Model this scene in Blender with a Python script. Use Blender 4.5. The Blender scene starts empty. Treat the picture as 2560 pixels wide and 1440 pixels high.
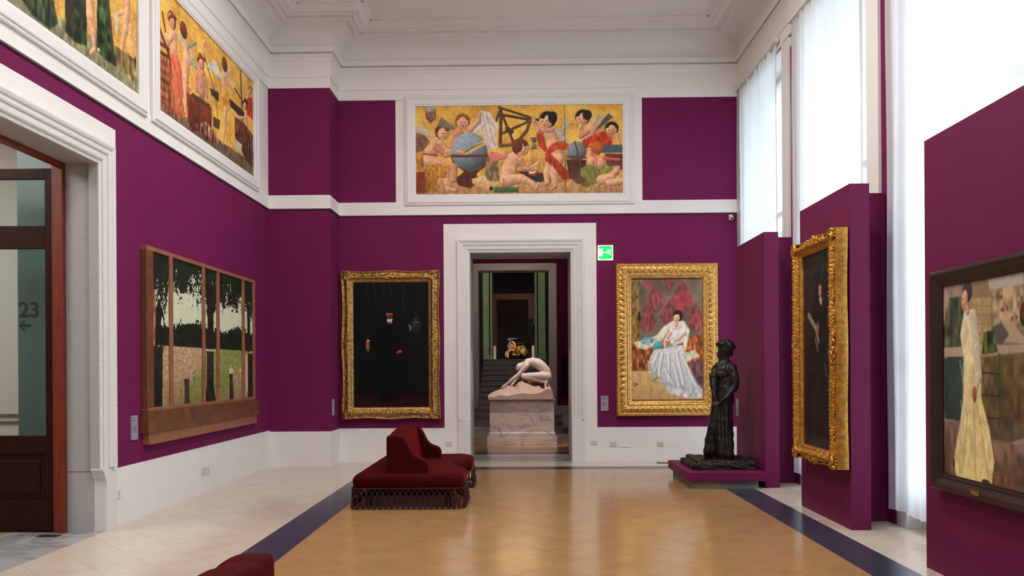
import bpy, bmesh, math, random
import numpy as np
from mathutils import Vector, Matrix
random.seed(7); rng = np.random.default_rng(7)
S = bpy.context.scene
COL = S.collection

# ------------------------------------------------------------------ camera, world, lights, exposure
cam_data = bpy.data.cameras.new('camera')
cam = bpy.data.objects.new('camera', cam_data); COL.objects.link(cam)
cam_data.sensor_width = 36; cam_data.lens = 36 * 1950 / 2560
cam_data.shift_y = (921 - 720) / 2560
cam_data.clip_end = 300
yaw, roll = math.radians(0.76), 0.006
cam.matrix_world = (Matrix.Translation((0, 0, 1.55)) @ Matrix.Rotation(yaw, 4, 'Z')
                    @ Matrix.Rotation(math.pi/2, 4, 'X') @ Matrix.Rotation(-roll, 4, 'Z'))
S.camera = cam
S.view_settings.view_transform = 'Standard'; S.view_settings.look = 'None'
S.view_settings.gamma = 1; S.view_settings.use_curve_mapping = False
S.view_settings.exposure = 0.88
try:
    S.cycles.use_denoising = True
    S.cycles.max_bounces = 8; S.cycles.diffuse_bounces = 4; S.cycles.glossy_bounces = 3
    S.cycles.transmission_bounces = 6; S.cycles.transparent_max_bounces = 12
    S.cycles.sample_clamp_indirect = 6
except Exception: pass

world = bpy.data.worlds.new('sky'); S.world = world; world.use_nodes = True
wn = world.node_tree; wn.nodes.clear()
wo = wn.nodes.new('ShaderNodeOutputWorld'); wb = wn.nodes.new('ShaderNodeBackground')
wb.inputs['Color'].default_value = (0.82, 0.96, 1.14, 1); wb.inputs['Strength'].default_value = 4.6
wn.links.new(wb.outputs[0], wo.inputs[0])

def area(name, loc, rot, sx, sy, power, color, portal=False):
    d = bpy.data.lights.new(name, 'AREA'); d.shape = 'RECTANGLE'; d.size = sx; d.size_y = sy
    d.energy = power; d.color = color
    o = bpy.data.objects.new(name, d); COL.objects.link(o); o.location = loc; o.rotation_euler = rot
    if portal: d.cycles.is_portal = True
    return o
def spot(name, loc, target, power, color, angle, blend=.4, size=.08):
    d = bpy.data.lights.new(name, 'SPOT'); d.energy = power; d.color = color
    d.spot_size = math.radians(angle); d.spot_blend = blend; d.shadow_soft_size = size
    o = bpy.data.objects.new(name, d); COL.objects.link(o); o.location = loc
    o.rotation_euler = (Vector(target) - Vector(loc)).to_track_quat('-Z', 'Y').to_euler()
    return o
# window openings of the right wall: (y0, y1)
WINS = [(10.85 - 2.65*k, 12.80 - 2.65*k) for k in range(6)]
for i, (a, b) in enumerate(WINS):
    area('window_portal', (4.12, (a+b)/2, 3.15), (0, math.pi/2, 0), 5.7, b-a, 1, (1, 1, 1), True)
area('corridor_lamp', (-6.6, 5.8, 4.4), (0, 0, 0), 2.0, 3.0, 85, (1, .96, .9))
# the gallery's own ceiling lamps (above the upper edge of the frame)
for lx, ly in ((.9, 1.5), (.9, 4.0), (.9, 6.5), (.9, 9.0), (-1.6, 5.0), (-1.6, 9.0)):
    area('ceiling_lamp', (lx, ly, 6.98), (0, 0, 0), .6, .6, 46, (1, .96, .93))
spot('statue_spot', (-.9, 14.6, 4.6), (0, 16.1, 1.3), 215, (1, .90, .85), 34)
spot('statue_spot', (2.2, 15.2, 4.7), (.2, 16.3, 1.2), 170, (1, .86, .78), 40)
area('hall_lamp', (-.2, 18.6, 4.9), (0, 0, 0), 1.6, 1.0, 9, (1, .82, .72))
spot('scooter_spot', (-.6, 25.2, 5.2), (0.0, 27.4, 2.3), 90, (1, .80, .5), 40)
spot('green_hall_spot', (0, 22.3, 5.6), (-1.1, 24.4, 3.0), 38, (.95, .95, .7), 110)
area('upper_hall_lamp', (0, 31, 6.0), (0, 0, 0), 2, 1.4, 30, (1, .7, .4))

# ------------------------------------------------------------------ materials
def srgb(r, g, b):
    f = lambda c: c/12.92 if c <= .04045 else ((c+.055)/1.055)**2.4
    return (f(r/255), f(g/255), f(b/255), 1)
def nodes(name):
    m = bpy.data.materials.new(name); m.use_nodes = True
    nt = m.node_tree; return m, nt, nt.nodes['Principled BSDF']
def mat(name, col, rough=.6, metal=0, var=0.0, scale=8, bump=0, bscale=60, sheen=0, spec=.5, stretch=None, coat=0):
    m, nt, b = nodes(name)
    b.inputs['Base Color'].default_value = (*col[:3], 1); b.inputs['Roughness'].default_value = rough
    b.inputs['Metallic'].default_value = metal; b.inputs['Specular IOR Level'].default_value = spec
    b.inputs['Coat Weight'].default_value = coat
    if sheen: b.inputs['Sheen Weight'].default_value = sheen; b.inputs['Sheen Roughness'].default_value = .35
    tc = nt.nodes.new('ShaderNodeTexCoord'); mp = nt.nodes.new('ShaderNodeMapping')
    nt.links.new(tc.outputs['Object'], mp.inputs[0])
    if stretch: mp.inputs['Scale'].default_value = stretch
    if var:
        n = nt.nodes.new('ShaderNodeTexNoise'); n.inputs['Scale'].default_value = scale; n.inputs['Detail'].default_value = 6
        nt.links.new(mp.outputs[0], n.inputs[0])
        r = nt.nodes.new('ShaderNodeValToRGB')
        r.color_ramp.elements[0].position = .3; r.color_ramp.elements[1].position = .7
        r.color_ramp.elements[0].color = (*[max(0, c*(1-var)) for c in col[:3]], 1)
        r.color_ramp.elements[1].color = (*[min(1, c*(1+var*.6)) for c in col[:3]], 1)
        nt.links.new(n.outputs[0], r.inputs[0]); nt.links.new(r.outputs[0], b.inputs['Base Color'])
    if bump:
        n2 = nt.nodes.new('ShaderNodeTexNoise'); n2.inputs['Scale'].default_value = bscale; n2.inputs['Detail'].default_value = 4
        nt.links.new(mp.outputs[0], n2.inputs[0])
        bp = nt.nodes.new('ShaderNodeBump'); bp.inputs['Strength'].default_value = bump; bp.inputs['Distance'].default_value = .01
        nt.links.new(n2.outputs[0], bp.inputs['Height']); nt.links.new(bp.outputs[0], b.inputs['Normal'])
    return m
def emis(name, col, strength):
    m, nt, b = nodes(name)
    b.inputs['Base Color'].default_value = (*[c*.3 for c in col[:3]], 1)
    b.inputs['Emission Color'].default_value = (*col[:3], 1); b.inputs['Emission Strength'].default_value = strength
    return m
M = {}
M['purple'] = mat('purple_paint', (.160, .012, .074), .7, var=.06, scale=2, bump=.06, bscale=180, spec=.12)
M['panel'] = mat('panel_paint', (.145, .009, .060), .6, var=.05, scale=2, bump=.05, bscale=180, spec=.2)
M['white'] = mat('cream_wall_paint', (.80, .765, .735), .7, var=.04, scale=1.5, bump=.04, bscale=60)
M['plaster'] = mat('ceiling_plaster', (.82, .795, .765), .75, var=.03, scale=1.5)
M['frame_white'] = mat('limewashed_wood', (.77, .75, .74), .55, var=.1, scale=9, bump=.15, bscale=20, stretch=(1, 12, 12))
M['shade'] = mat('joint_shadow', (.10, .085, .08), .9)
M['orange'] = mat('ochre_floor_slab', srgb(166, 128, 84), .16, var=.10, scale=3.5, spec=.55)
M['cream'] = mat('cream_floor_slab', srgb(200, 186, 168), .15, var=.06, scale=3, spec=.55)
M['slate'] = mat('slate_blue_inlay', srgb(52, 55, 70), .22, var=.22, scale=55, spec=.35)
M['grout'] = mat('floor_joint', srgb(120, 95, 66), .6)
M['velvet'] = mat('dark_red_velvet', (.042, .0004, .0012), .8, var=.3, scale=7, bump=.1, bscale=30, sheen=.22, spec=.08)
M['velvet'].node_tree.nodes['Principled BSDF'].inputs['Sheen Tint'].default_value = (1, .03, .05, 1)
M['fringe'] = mat('wine_red_cord', (.05, .001, .004), .9, var=.3, scale=60)
M['sofa_base'] = mat('sofa_plinth', srgb(78, 74, 64), .7)
M['gold'] = mat('carved_gilding', (.78, .45, .13), .34, metal=.88, var=.35, scale=22, bump=.35, bscale=90)
M['gold_dark'] = mat('aged_gilding', (.50, .29, .09), .36, metal=.85, var=.5, scale=22, bump=.35, bscale=90)
M['gold_red'] = mat('warm_gilding', (.70, .36, .07), .36, metal=.85, var=.4, scale=22, bump=.3, bscale=90)
M['wood'] = mat('brown_frame_wood', srgb(112, 66, 38), .45, var=.4, scale=7, stretch=(1, 1, 9), bump=.1, bscale=30)
M['wood_light'] = mat('light_frame_wood', srgb(150, 95, 68), .45, var=.3, scale=7, bump=.1, bscale=30)
M['door_wood'] = mat('dark_door_wood', srgb(46, 15, 10), .5, var=.35, scale=6, stretch=(6, 6, 1), bump=.06, bscale=30, spec=.15)
M['door_frame'] = mat('red_brown_door_frame', srgb(120, 42, 16), .45, var=.3, scale=6, stretch=(9, 9, 1))
M['black_wood'] = mat('dark_painting_frame', srgb(44, 22, 18), .35, var=.4, scale=9, stretch=(1, 1, 6), bump=.1)
M['bronze'] = mat('dark_bronze', (.020, .016, .012), .42, metal=.45, var=.5, scale=14, bump=.45, bscale=34)
M['metal'] = mat('steel', (.35, .35, .36), .35, metal=.9)
M['black'] = mat('black_plastic', (.012, .012, .012), .5)
M['dark_grille'] = mat('dark_vent_metal', (.03, .03, .032), .5, metal=.5)
M['socket'] = mat('beige_plastic', srgb(205, 198, 184), .4)
M['socket_w'] = mat('white_plastic', srgb(214, 214, 220), .4)
M['card'] = mat('grey_label_card', srgb(150, 148, 158), .5)
M['ink'] = mat('dark_ink', (.03, .03, .035), .6)
M['grey_base'] = mat('grey_plinth_base', srgb(118, 116, 108), .6, var=.08)
M['outside'] = mat('pale_paving_outside', (.45, .45, .42), .8, var=.2, scale=1)
M['leaf'] = mat('added_tree_foliage', (.05, .11, .04), .7, var=.5, scale=3)
M['bark'] = mat('added_tree_bark', (.08, .06, .04), .8, var=.3)
M['corridor'] = mat('corridor_wall_paint', (.62, .60, .56), .7)
M['brown_line'] = mat('brown_moulding', srgb(110, 92, 76), .6)
M['teal'] = mat('teal_panel', srgb(98, 122, 122), .35)
M['green_col'] = mat('green_pilaster_paint', (.085, .095, .03), .6, var=.15, scale=3)
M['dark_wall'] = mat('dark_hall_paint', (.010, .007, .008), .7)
M['rust'] = mat('rust_red_surround', (.11, .035, .012), .6, var=.2)
M['exit_green'] = emis('exit_sign_green', (.0, .75, .16), .62)
M['exit_white'] = emis('exit_sign_white', (.95, 1, .62), .75)

def marble(name, base, vein, scale=2.2, rough=.3, width=.06, amount=.8):
    m, nt, b = nodes(name); b.inputs['Roughness'].default_value = rough
    tc = nt.nodes.new('ShaderNodeTexCoord')
    n = nt.nodes.new('ShaderNodeTexNoise'); n.inputs['Scale'].default_value = scale; n.inputs['Detail'].default_value = 9
    n.inputs['Roughness'].default_value = .65; n.inputs['Distortion'].default_value = 1.2
    mp = nt.nodes.new('ShaderNodeMapping'); mp.inputs['Rotation'].default_value = (.3, .5, .7); mp.inputs['Scale'].default_value = (.6, 1, 1.9)
    nt.links.new(tc.outputs['Object'], mp.inputs[0]); nt.links.new(mp.outputs[0], n.inputs[0])
    r = nt.nodes.new('ShaderNodeValToRGB'); e = r.color_ramp.elements
    e[0].position = .5 - width; e[0].color = (0, 0, 0, 1); e[1].position = .5; e[1].color = (1, 1, 1, 1)
    x = e.new(.5 + width); x.color = (0, 0, 0, 1)
    nt.links.new(n.outputs[0], r.inputs[0])
    n2 = nt.nodes.new('ShaderNodeTexNoise'); n2.inputs['Scale'].default_value = scale*.9; nt.links.new(tc.outputs['Object'], n2.inputs[0])
    mul = nt.nodes.new('ShaderNodeMath'); mul.operation = 'MULTIPLY'; nt.links.new(r.outputs[0], mul.inputs[0]); nt.links.new(n2.outputs[0], mul.inputs[1])
    mu2 = nt.nodes.new('ShaderNodeMath'); mu2.operation = 'MULTIPLY'; mu2.inputs[1].default_value = amount*1.7; mu2.use_clamp = True
    nt.links.new(mul.outputs[0], mu2.inputs[0])
    mx = nt.nodes.new('ShaderNodeMix'); mx.data_type = 'RGBA'
    mx.inputs[6].default_value = (*base[:3], 1); mx.inputs[7].default_value = (*vein[:3], 1)
    nt.links.new(mu2.outputs[0], mx.inputs[0]); nt.links.new(mx.outputs[2], b.inputs['Base Color'])
    return m
M['marble'] = marble('veined_white_marble', srgb(208, 186, 178), srgb(110, 104, 114), 1.9, width=.03, amount=.7)
M['marble_figure'] = mat('polished_statue_marble', srgb(214, 190, 182), .48, var=.06, scale=6)
M['marble_rock'] = mat('rough_shaded_marble', srgb(190, 158, 142), .6, var=.15, scale=9, bump=.3, bscale=25)  # same marble as the figure, its warm shade put into a tan colour
M['grey_marble'] = marble('grey_veined_marble', srgb(160, 158, 160), srgb(95, 95, 102), 1.4, rough=.2)
M['stair'] = mat('worn_stair_marble', srgb(176, 170, 172), .45, var=.22, scale=5, bump=.1)
M['travertine'] = None
def travertine(sc, k=1.0):
    m, nt, b = nodes('pale_travertine'); b.inputs['Roughness'].default_value = .55
    tc = nt.nodes.new('ShaderNodeTexCoord'); mp = nt.nodes.new('ShaderNodeMapping'); mp.inputs['Scale'].default_value = sc
    n = nt.nodes.new('ShaderNodeTexNoise'); n.inputs['Scale'].default_value = 2.2; n.inputs['Detail'].default_value = 8
    nt.links.new(tc.outputs['Object'], mp.inputs[0]); nt.links.new(mp.outputs[0], n.inputs[0])
    r = nt.nodes.new('ShaderNodeValToRGB'); e = r.color_ramp.elements
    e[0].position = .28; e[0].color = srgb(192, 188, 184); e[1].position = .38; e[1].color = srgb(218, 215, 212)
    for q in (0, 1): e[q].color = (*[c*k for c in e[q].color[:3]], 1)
    nt.links.new(n.outputs[0], r.inputs[0]); nt.links.new(r.outputs[0], b.inputs['Base Color'])
    return m
M['travertine'] = travertine((3, 30, 30)); M['travertine_shaded'] = travertine((3, 3, 30), .60)  # second copy is the same stone darkened, shade of the reveals in its colour
def sheer():
    m = bpy.data.materials.new('sheer_white_voile'); m.use_nodes = True; nt = m.node_tree; nt.nodes.clear()
    o = nt.nodes.new('ShaderNodeOutputMaterial'); t = nt.nodes.new('ShaderNodeBsdfTransparent')
    tl = nt.nodes.new('ShaderNodeBsdfTranslucent'); df = nt.nodes.new('ShaderNodeBsdfDiffuse')
    tl.inputs[0].default_value = (.86, .87, .88, 1); df.inputs[0].default_value = (.72, .72, .74, 1)
    a = nt.nodes.new('ShaderNodeMixShader'); a.inputs[0].default_value = .45
    nt.links.new(tl.outputs[0], a.inputs[1]); nt.links.new(df.outputs[0], a.inputs[2])
    c = nt.nodes.new('ShaderNodeMixShader')
    lw = nt.nodes.new('ShaderNodeLayerWeight'); lw.inputs[0].default_value = .5
    mr = nt.nodes.new('ShaderNodeMapRange'); mr.inputs['To Min'].default_value = .82; mr.inputs['To Max'].default_value = 1.0
    nt.links.new(lw.outputs['Facing'], mr.inputs[0]); nt.links.new(mr.outputs[0], c.inputs[0])   # folds seen edge-on hold more thread
    nt.links.new(t.outputs[0], c.inputs[1]); nt.links.new(a.outputs[0], c.inputs[2]); nt.links.new(c.outputs[0], o.inputs[0])
    return m
M['sheer'] = sheer()
def glassy(name, tint, refl=.08):
    m = bpy.data.materials.new(name); m.use_nodes = True; nt = m.node_tree; nt.nodes.clear()
    o = nt.nodes.new('ShaderNodeOutputMaterial'); t = nt.nodes.new('ShaderNodeBsdfTransparent'); t.inputs[0].default_value = (*tint, 1)
    g = nt.nodes.new('ShaderNodeBsdfGlossy'); g.inputs['Roughness'].default_value = .03
    a = nt.nodes.new('ShaderNodeMixShader'); a.inputs[0].default_value = refl
    nt.links.new(t.outputs[0], a.inputs[1]); nt.links.new(g.outputs[0], a.inputs[2]); nt.links.new(a.outputs[0], o.inputs[0])
    return m
M['glass'] = glassy('window_glass', (.95, .97, .97))
M['teal_glass'] = glassy('door_glass', (.90, .94, .93), .05)

def paint_mat(name, mosaic=False, rough=.5, coat=0.0):
    m, nt, b = nodes(name); b.inputs['Specular IOR Level'].default_value = .15; b.inputs['Roughness'].default_value = rough; b.inputs['Coat Weight'].default_value = coat
    b.inputs['Coat Roughness'].default_value = .08
    a = nt.nodes.new('ShaderNodeAttribute'); a.attribute_name = 'paint'
    tc = nt.nodes.new('ShaderNodeTexCoord')
    n = nt.nodes.new('ShaderNodeTexNoise'); n.inputs['Scale'].default_value = 45; n.inputs['Detail'].default_value = 5
    nt.links.new(tc.outputs['Object'], n.inputs[0])
    mr = nt.nodes.new('ShaderNodeMapRange'); mr.inputs['From Min'].default_value = .3; mr.inputs['From Max'].default_value = .7
    mr.inputs['To Min'].default_value = .93; mr.inputs['To Max'].default_value = 1.06; nt.links.new(n.outputs[0], mr.inputs[0])
    mx = nt.nodes.new('ShaderNodeVectorMath'); mx.operation = 'SCALE'
    nt.links.new(a.outputs['Color'], mx.inputs[0]); nt.links.new(mr.outputs[0], mx.inputs['Scale'])
    out = mx.outputs[0]
    if mosaic:
        v = nt.nodes.new('ShaderNodeTexVoronoi'); v.feature = 'DISTANCE_TO_EDGE'; v.inputs['Scale'].default_value = 27
        v.inputs['Randomness'].default_value = .55
        nt.links.new(tc.outputs['Object'], v.inputs[0])
        r = nt.nodes.new('ShaderNodeMapRange'); r.inputs['From Min'].default_value = 0.0; r.inputs['From Max'].default_value = .10
        r.inputs['To Min'].default_value = .5; r.inputs['To Max'].default_value = 1.05; nt.links.new(v.outputs['Distance'], r.inputs[0])
        q = nt.nodes.new('ShaderNodeMix'); q.data_type = 'FLOAT'; q.inputs[2].default_value = 1.0
        nt.links.new(a.outputs['Alpha'], q.inputs[0]); nt.links.new(r.outputs[0], q.inputs[3])
        s2 = nt.nodes.new('ShaderNodeVectorMath'); s2.operation = 'SCALE'
        nt.links.new(out, s2.inputs[0]); nt.links.new(q.outputs[0], s2.inputs['Scale']); out = s2.outputs[0]
    nt.links.new(out, b.inputs['Base Color'])
    bp = nt.nodes.new('ShaderNodeBump'); bp.inputs['Strength'].default_value = .12; bp.inputs['Distance'].default_value = .004
    nt.links.new(n.outputs[0], bp.inputs['Height']); nt.links.new(bp.outputs[0], b.inputs['Normal'])
    return m
M['paint'] = paint_mat('oil_paint'); M['paint_gold'] = paint_mat('oil_paint_on_gold_mosaic', True)
M['paint_glazed'] = paint_mat('oil_paint_behind_glass', False, .5, .6)

# ------------------------------------------------------------------ helpers
def link(name, me, m=None, parent=None, mw=None):
    o = bpy.data.objects.new(name, me); COL.objects.link(o)
    if m is not None:
        for k in (m if isinstance(m, (list, tuple)) else [m]): me.materials.append(M[k] if isinstance(k, str) else k)
    if parent is not None: o.parent = parent
    if mw is not None: o.matrix_local = mw
    return o
def mesh(name, V, F, m=None, parent=None, smooth=False, mi=None, mw=None):
    me = bpy.data.meshes.new(name); me.from_pydata([tuple(v) for v in V], [], [tuple(f) for f in F]); me.update()
    if smooth: me.polygons.foreach_set('use_smooth', [True]*len(me.polygons))
    if mi is not None: me.polygons.foreach_set('material_index', mi)
    return link(name, me, m, parent, mw)
def tag(o, label=None, cat=None, group=None, kind=None):
    if label: o['label'] = label
    if cat: o['category'] = cat
    if group: o['group'] = group
    if kind: o['kind'] = kind
    return o
def empty(name, label=None, cat=None, group=None, mw=None, kind=None):
    o = bpy.data.objects.new(name, None); COL.objects.link(o); o.empty_display_size = .1
    if mw is not None: o.matrix_world = mw
    return tag(o, label, cat, group, kind)
class MB:
    def __init__(s): s.V = []; s.F = []; s.I = []
    def box(s, x0, x1, y0, y1, z0, z1, mi=0):
        n = len(s.V); s.V += [(x0,y0,z0),(x1,y0,z0),(x1,y1,z0),(x0,y1,z0),(x0,y0,z1),(x1,y0,z1),(x1,y1,z1),(x0,y1,z1)]
        s.F += [[n+i for i in f] for f in ((3,2,1,0),(4,5,6,7),(0,1,5,4),(1,2,6,5),(2,3,7,6),(3,0,4,7))]; s.I += [mi]*6; return s
    def prism(s, pts, z0, z1, mi=0):            # polygon in xy, extruded along z
        n = len(s.V); k = len(pts)
        s.V += [(p[0], p[1], z0) for p in pts] + [(p[0], p[1], z1) for p in pts]
        s.F += [[n+i for i in reversed(range(k))], [n+k+i for i in range(k)]] + [[n+i, n+(i+1)%k, n+k+(i+1)%k, n+k+i] for i in range(k)]
        s.I += [mi]*(k+2); return s
    def tube(s, pts, rad, seg=8, cap=True, mi=0):
        P = [Vector(p) for p in pts]; R = rad if isinstance(rad, (list, tuple)) else [rad]*len(P); n = len(s.V); up = Vector((0, 0, 1))
        for i, p in enumerate(P):
            t = (P[min(i+1, len(P)-1)] - P[max(i-1, 0)]).normalized()
            a = t.cross(up if abs(t.z) < .9 else Vector((1, 0, 0))).normalized(); b = t.cross(a)
            for j in range(seg):
                q = 2*math.pi*j/seg; s.V.append(tuple(p + (a*math.cos(q) + b*math.sin(q))*R[i]))
        for i in range(len(P)-1):
            for j in range(seg):
                s.F.append([n+i*seg+j, n+i*seg+(j+1)%seg, n+(i+1)*seg+(j+1)%seg, n+(i+1)*seg+j]); s.I.append(mi)
        if cap:
            s.F.append([n+j for j in reversed(range(seg))]); s.F.append([n+(len(P)-1)*seg+j for j in range(seg)]); s.I += [mi]*2
        return s
    def lathe(s, prof, c=(0, 0, 0), seg=16, axis='z', mi=0):
        n = len(s.V)
        for r, h in prof:
            for j in range(seg):
                q = 2*math.pi*j/seg; x, y = r*math.cos(q), r*math.sin(q)
                v = (x, y, h) if axis == 'z' else ((x, -h, y) if axis == 'y' else (h, x, y))
                s.V.append((v[0]+c[0], v[1]+c[1], v[2]+c[2]))
        for i in range(len(prof)-1):
            for j in range(seg):
                s.F.append([n+i*seg+j, n+i*seg+(j+1)%seg, n+(i+1)*seg+(j+1)%seg, n+(i+1)*seg+j]); s.I.append(mi)
        s.F.append([n+j for j in reversed(range(seg))]); s.F.append([n+(len(prof)-1)*seg+j for j in range(seg)]); s.I += [mi]*2
        return s
    def ball(s, c, r, seg=12, rings=8, mi=0):
        r = r if isinstance(r, (tuple, list)) else (r, r, r); n = len(s.V)
        for i in range(rings+1):
            a = math.pi*(.02 + .96*i/rings)
            for j in range(seg):
                q = 2*math.pi*j/seg; s.V.append((c[0]+r[0]*math.sin(a)*math.cos(q), c[1]+r[1]*math.sin(a)*math.sin(q), c[2]-r[2]*math.cos(a)))
        for i in range(rings):
            for j in range(seg):
                s.F.append([n+i*seg+j, n+i*seg+(j+1)%seg, n+(i+1)*seg+(j+1)%seg, n+(i+1)*seg+j]); s.I.append(mi)
        s.F.append([n+j for j in reversed(range(seg))]); s.F.append([n+rings*seg+j for j in range(seg)]); s.I += [mi]*2
        return s
    def cap(s, p0, r0, p1, r1, seg=14):         # tapered capsule
        s.ball(p0, r0, seg, 8); s.ball(p1, r1, seg, 8); s.tube([p0, p1], [r0, r1], seg); return s
    def build(s, name, m=None, parent=None, smooth=False, mw=None):
        return mesh(name, s.V, s.F, m, parent, smooth, s.I if isinstance(m, (list, tuple)) else None, mw)
def box(name, x0, x1, y0, y1, z0, z1, m, parent=None, bevel=0):
    o = MB().box(x0, x1, y0, y1, z0, z1).build(name, m, parent)
    if bevel:
        b = o.modifiers.new('b', 'BEVEL'); b.width = bevel; b.segments = 2; b.limit_method = 'ANGLE'
    return o
def bake(o, mods, smooth=True):
    for typ, kw in mods:
        md = o.modifiers.new(typ, typ)
        for k, v in kw.items(): setattr(md, k, v)
    bpy.context.view_layer.update()
    dg = bpy.context.evaluated_depsgraph_get()
    me = bpy.data.meshes.new_from_object(o.evaluated_get(dg))
    o.modifiers.clear(); o.data = me
    if smooth: me.polygons.foreach_set('use_smooth', [True]*len(me.polygons))
    return o
def displace(o, fn):
    me = o.data; n = len(me.vertices); co = np.empty(n*3); no = np.empty(n*3)
    me.vertices.foreach_get('co', co); me.vertices.foreach_get('normal', no)
    co = co.reshape(-1, 3); no = no.reshape(-1, 3); co = co + no*fn(co)[:, None]
    me.vertices.foreach_set('co', co.ravel()); me.update()
def wob(c, f, seed=0):
    r = np.random.default_rng(seed); out = np.zeros(len(c))
    for k in range(4):
        d = r.normal(size=3); d /= np.linalg.norm(d); out += np.sin(c @ d * f * (1 + .7*k) + r.random()*6.3) / (1 + .6*k)
    return out / 2
def plane_mw(kind, cx, z, off=0):
    """local x = right for a viewer facing the surface, y = up, z = out of the surface"""
    if kind == 'back': R = Matrix(((1,0,0),(0,0,-1),(0,1,0))); loc = (cx, off, z)
    if kind == 'left': R = Matrix(((0,0,1),(1,0,0),(0,1,0))); loc = (off, cx, z)
    if kind == 'right': R = Matrix(((0,0,-1),(-1,0,0),(0,1,0))); loc = (off, cx, z)
    return Matrix.Translation(loc) @ R.to_4x4()
def ring(name, w, h, prof, m, parent, n=1, carve=None, z0=0, sides=(0, 1, 2, 3), smooth=False, parts=False):
    """rectangular moulding: prof = [(inset from the outer edge, height)], optional carving"""
    cs = lambda o: [(-w/2+o, -h/2+o), (w/2-o, -h/2+o), (w/2-o, h/2-o), (-w/2+o, h/2-o)]
    V = []; F = []; k = len(prof); ring_start = []; outs = []
    for sd in range(4):
        L = w if sd % 2 == 0 else h
        if parts: V = []; F = []
        base = len(V)
        nrm = [(0, -1), (1, 0), (0, 1), (-1, 0)][sd]
        for i in range(n+1):
            t = i/n
            for j, (o, zz) in enumerate(prof):
                a, b = cs(o)[sd], cs(o)[(sd+1) % 4]
                x, y = a[0]+(b[0]-a[0])*t, a[1]+(b[1]-a[1])*t; dz = do = 0
                if carve: dz, do = carve(sd, (t-.5)*L, L, o, j)
                V.append((x+nrm[0]*do, y+nrm[1]*do, z0+zz+dz))
        for i in range(n):
            for j in range(k-1):
                F.append((base+i*k+j, base+(i+1)*k+j, base+(i+1)*k+j+1, base+i*k+j+1))
        if parts: outs.append(mesh(name, V, F, m, parent, smooth))
    return outs if parts else mesh(name, V, F, m, parent, smooth)
# ------------------------------------------------------------------ setting
XL, XR, YB, YP, XP, YF, ZC = -4.03, 3.64, 12.98, 12.38, -3.05, -5.0, 7.10
LD0, LD1, LDZ = 5.05, 7.46, 3.56          # left doorway in the wall
DX0, DX1, DZ = -.87, .82, 3.49            # back doorway
WT = .77
def struct(o): o['kind'] = 'structure'; return o

# floor: bed slab, inlaid slate band, stone slabs laid diagonally
fl = struct(box('floor', -9.5, 4.3, YF-.3, 22.9, -.3, -.004, 'grout'))
def clip(poly, ax, lim, keep_less):
    out = []; n = len(poly)
    for i in range(n):
        a, b = poly[i], poly[(i+1) % n]
        ia = (a[ax] <= lim) == keep_less; ib = (b[ax] <= lim) == keep_less
        if ia: out.append(a)
        if ia != ib:
            t = (lim-a[ax])/(b[ax]-a[ax]); out.append((a[0]+(b[0]-a[0])*t, a[1]+(b[1]-a[1])*t))
    return out
SX0, SX1, SX2, SX3, SY0, SY1 = -2.385, -2.0, 2.58, 2.95, 11.95, 12.29
def tile_region(regs, m, n_obj, g=.0011, size=.364):
    polys = []
    r2 = math.sqrt(.5)
    for (x0, x1, y0, y1) in regs:
        for i in range(-60, 60):
            for j in range(-60, 60):
                a0, b0 = .084+i*size, .165+j*size
                ac, bc = a0+size/2, b0+size/2
                X, Y = (ac-bc)*r2, (ac+bc)*r2
                if X < x0-.3 or X > x1+.3 or Y < y0-.3 or Y > y1+.3: continue
                h = size/2-g
                poly = [((a-b)*r2, (a+b)*r2) for a, b in ((ac-h, bc-h), (ac+h, bc-h), (ac+h, bc+h), (ac-h, bc+h))]
                for ax, lim, ls in ((0, x0, False), (0, x1, True), (1, y0, False), (1, y1, True)):
                    if len(poly) > 2: poly = clip(poly, ax, lim, ls)
                if len(poly) > 2:
                    ar = abs(sum(poly[q][0]*poly[(q+1) % len(poly)][1]-poly[(q+1) % len(poly)][0]*poly[q][1] for q in range(len(poly))))/2
                    if ar > .002: polys.append((Y if Y > 5.3 else 50-Y, poly, abs(X)/max(Y, 1)))
    polys.sort(key=lambda p: (p[0]))
    near = [p for p in polys if p[2] < .68 and 5.3 < p[0] < 40][:n_obj]; ids = set(id(p) for p in near)
    for p in near: MB().prism(p[1], -.02, 0.0004*random.random()).build('floor_slab', m, fl)
    rest = MB()
    for p in polys:
        if id(p) not in ids: rest.prism(p[1], -.02, 0.0004*random.random())
    if rest.V: rest.build('floor_slab', m, fl)['kind'] = 'stuff'
tile_region([(SX1, SX2, YF, SY0)], 'orange', 205)
tile_region([(XL, SX0, YF, YB), (SX0, XR+.4, SY1, YB), (SX3, XR+.4, YF, SY1)], 'cream', 90)
for q in ((SX0, SX1, YF, SY1), (SX1, SX2, SY0, SY1), (SX2, SX3, YF, SY1)):
    box('inlay_band', *q, -.02, .0003, 'slate', fl)
box('threshold_slab', XL-.9, XL, LD0-1, LD1, -.02, .0005, 'grey_marble', fl)
box('threshold_slab', DX0-.2, DX1+.2, YB, YB+WT, -.02, .0005, 'grey_marble', fl)
box('corridor_paving', -9.4, XL-.9, 0, 9.6, -.02, .0003, 'orange', fl)
box('hall_paving', -4, 4, 14.38, 17.68, -.02, .0003, 'orange', fl)
box('inlay_band', -4, 4, 14.08, 14.38, -.02, .0004, 'slate', fl)
box('hall_paving', -4, 4, YB+WT, 14.08, -.02, .0003, 'cream', fl)
box('hall_paving', -4, 4, 17.68, 22, -.02, .0003, 'grey_marble', fl)

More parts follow.
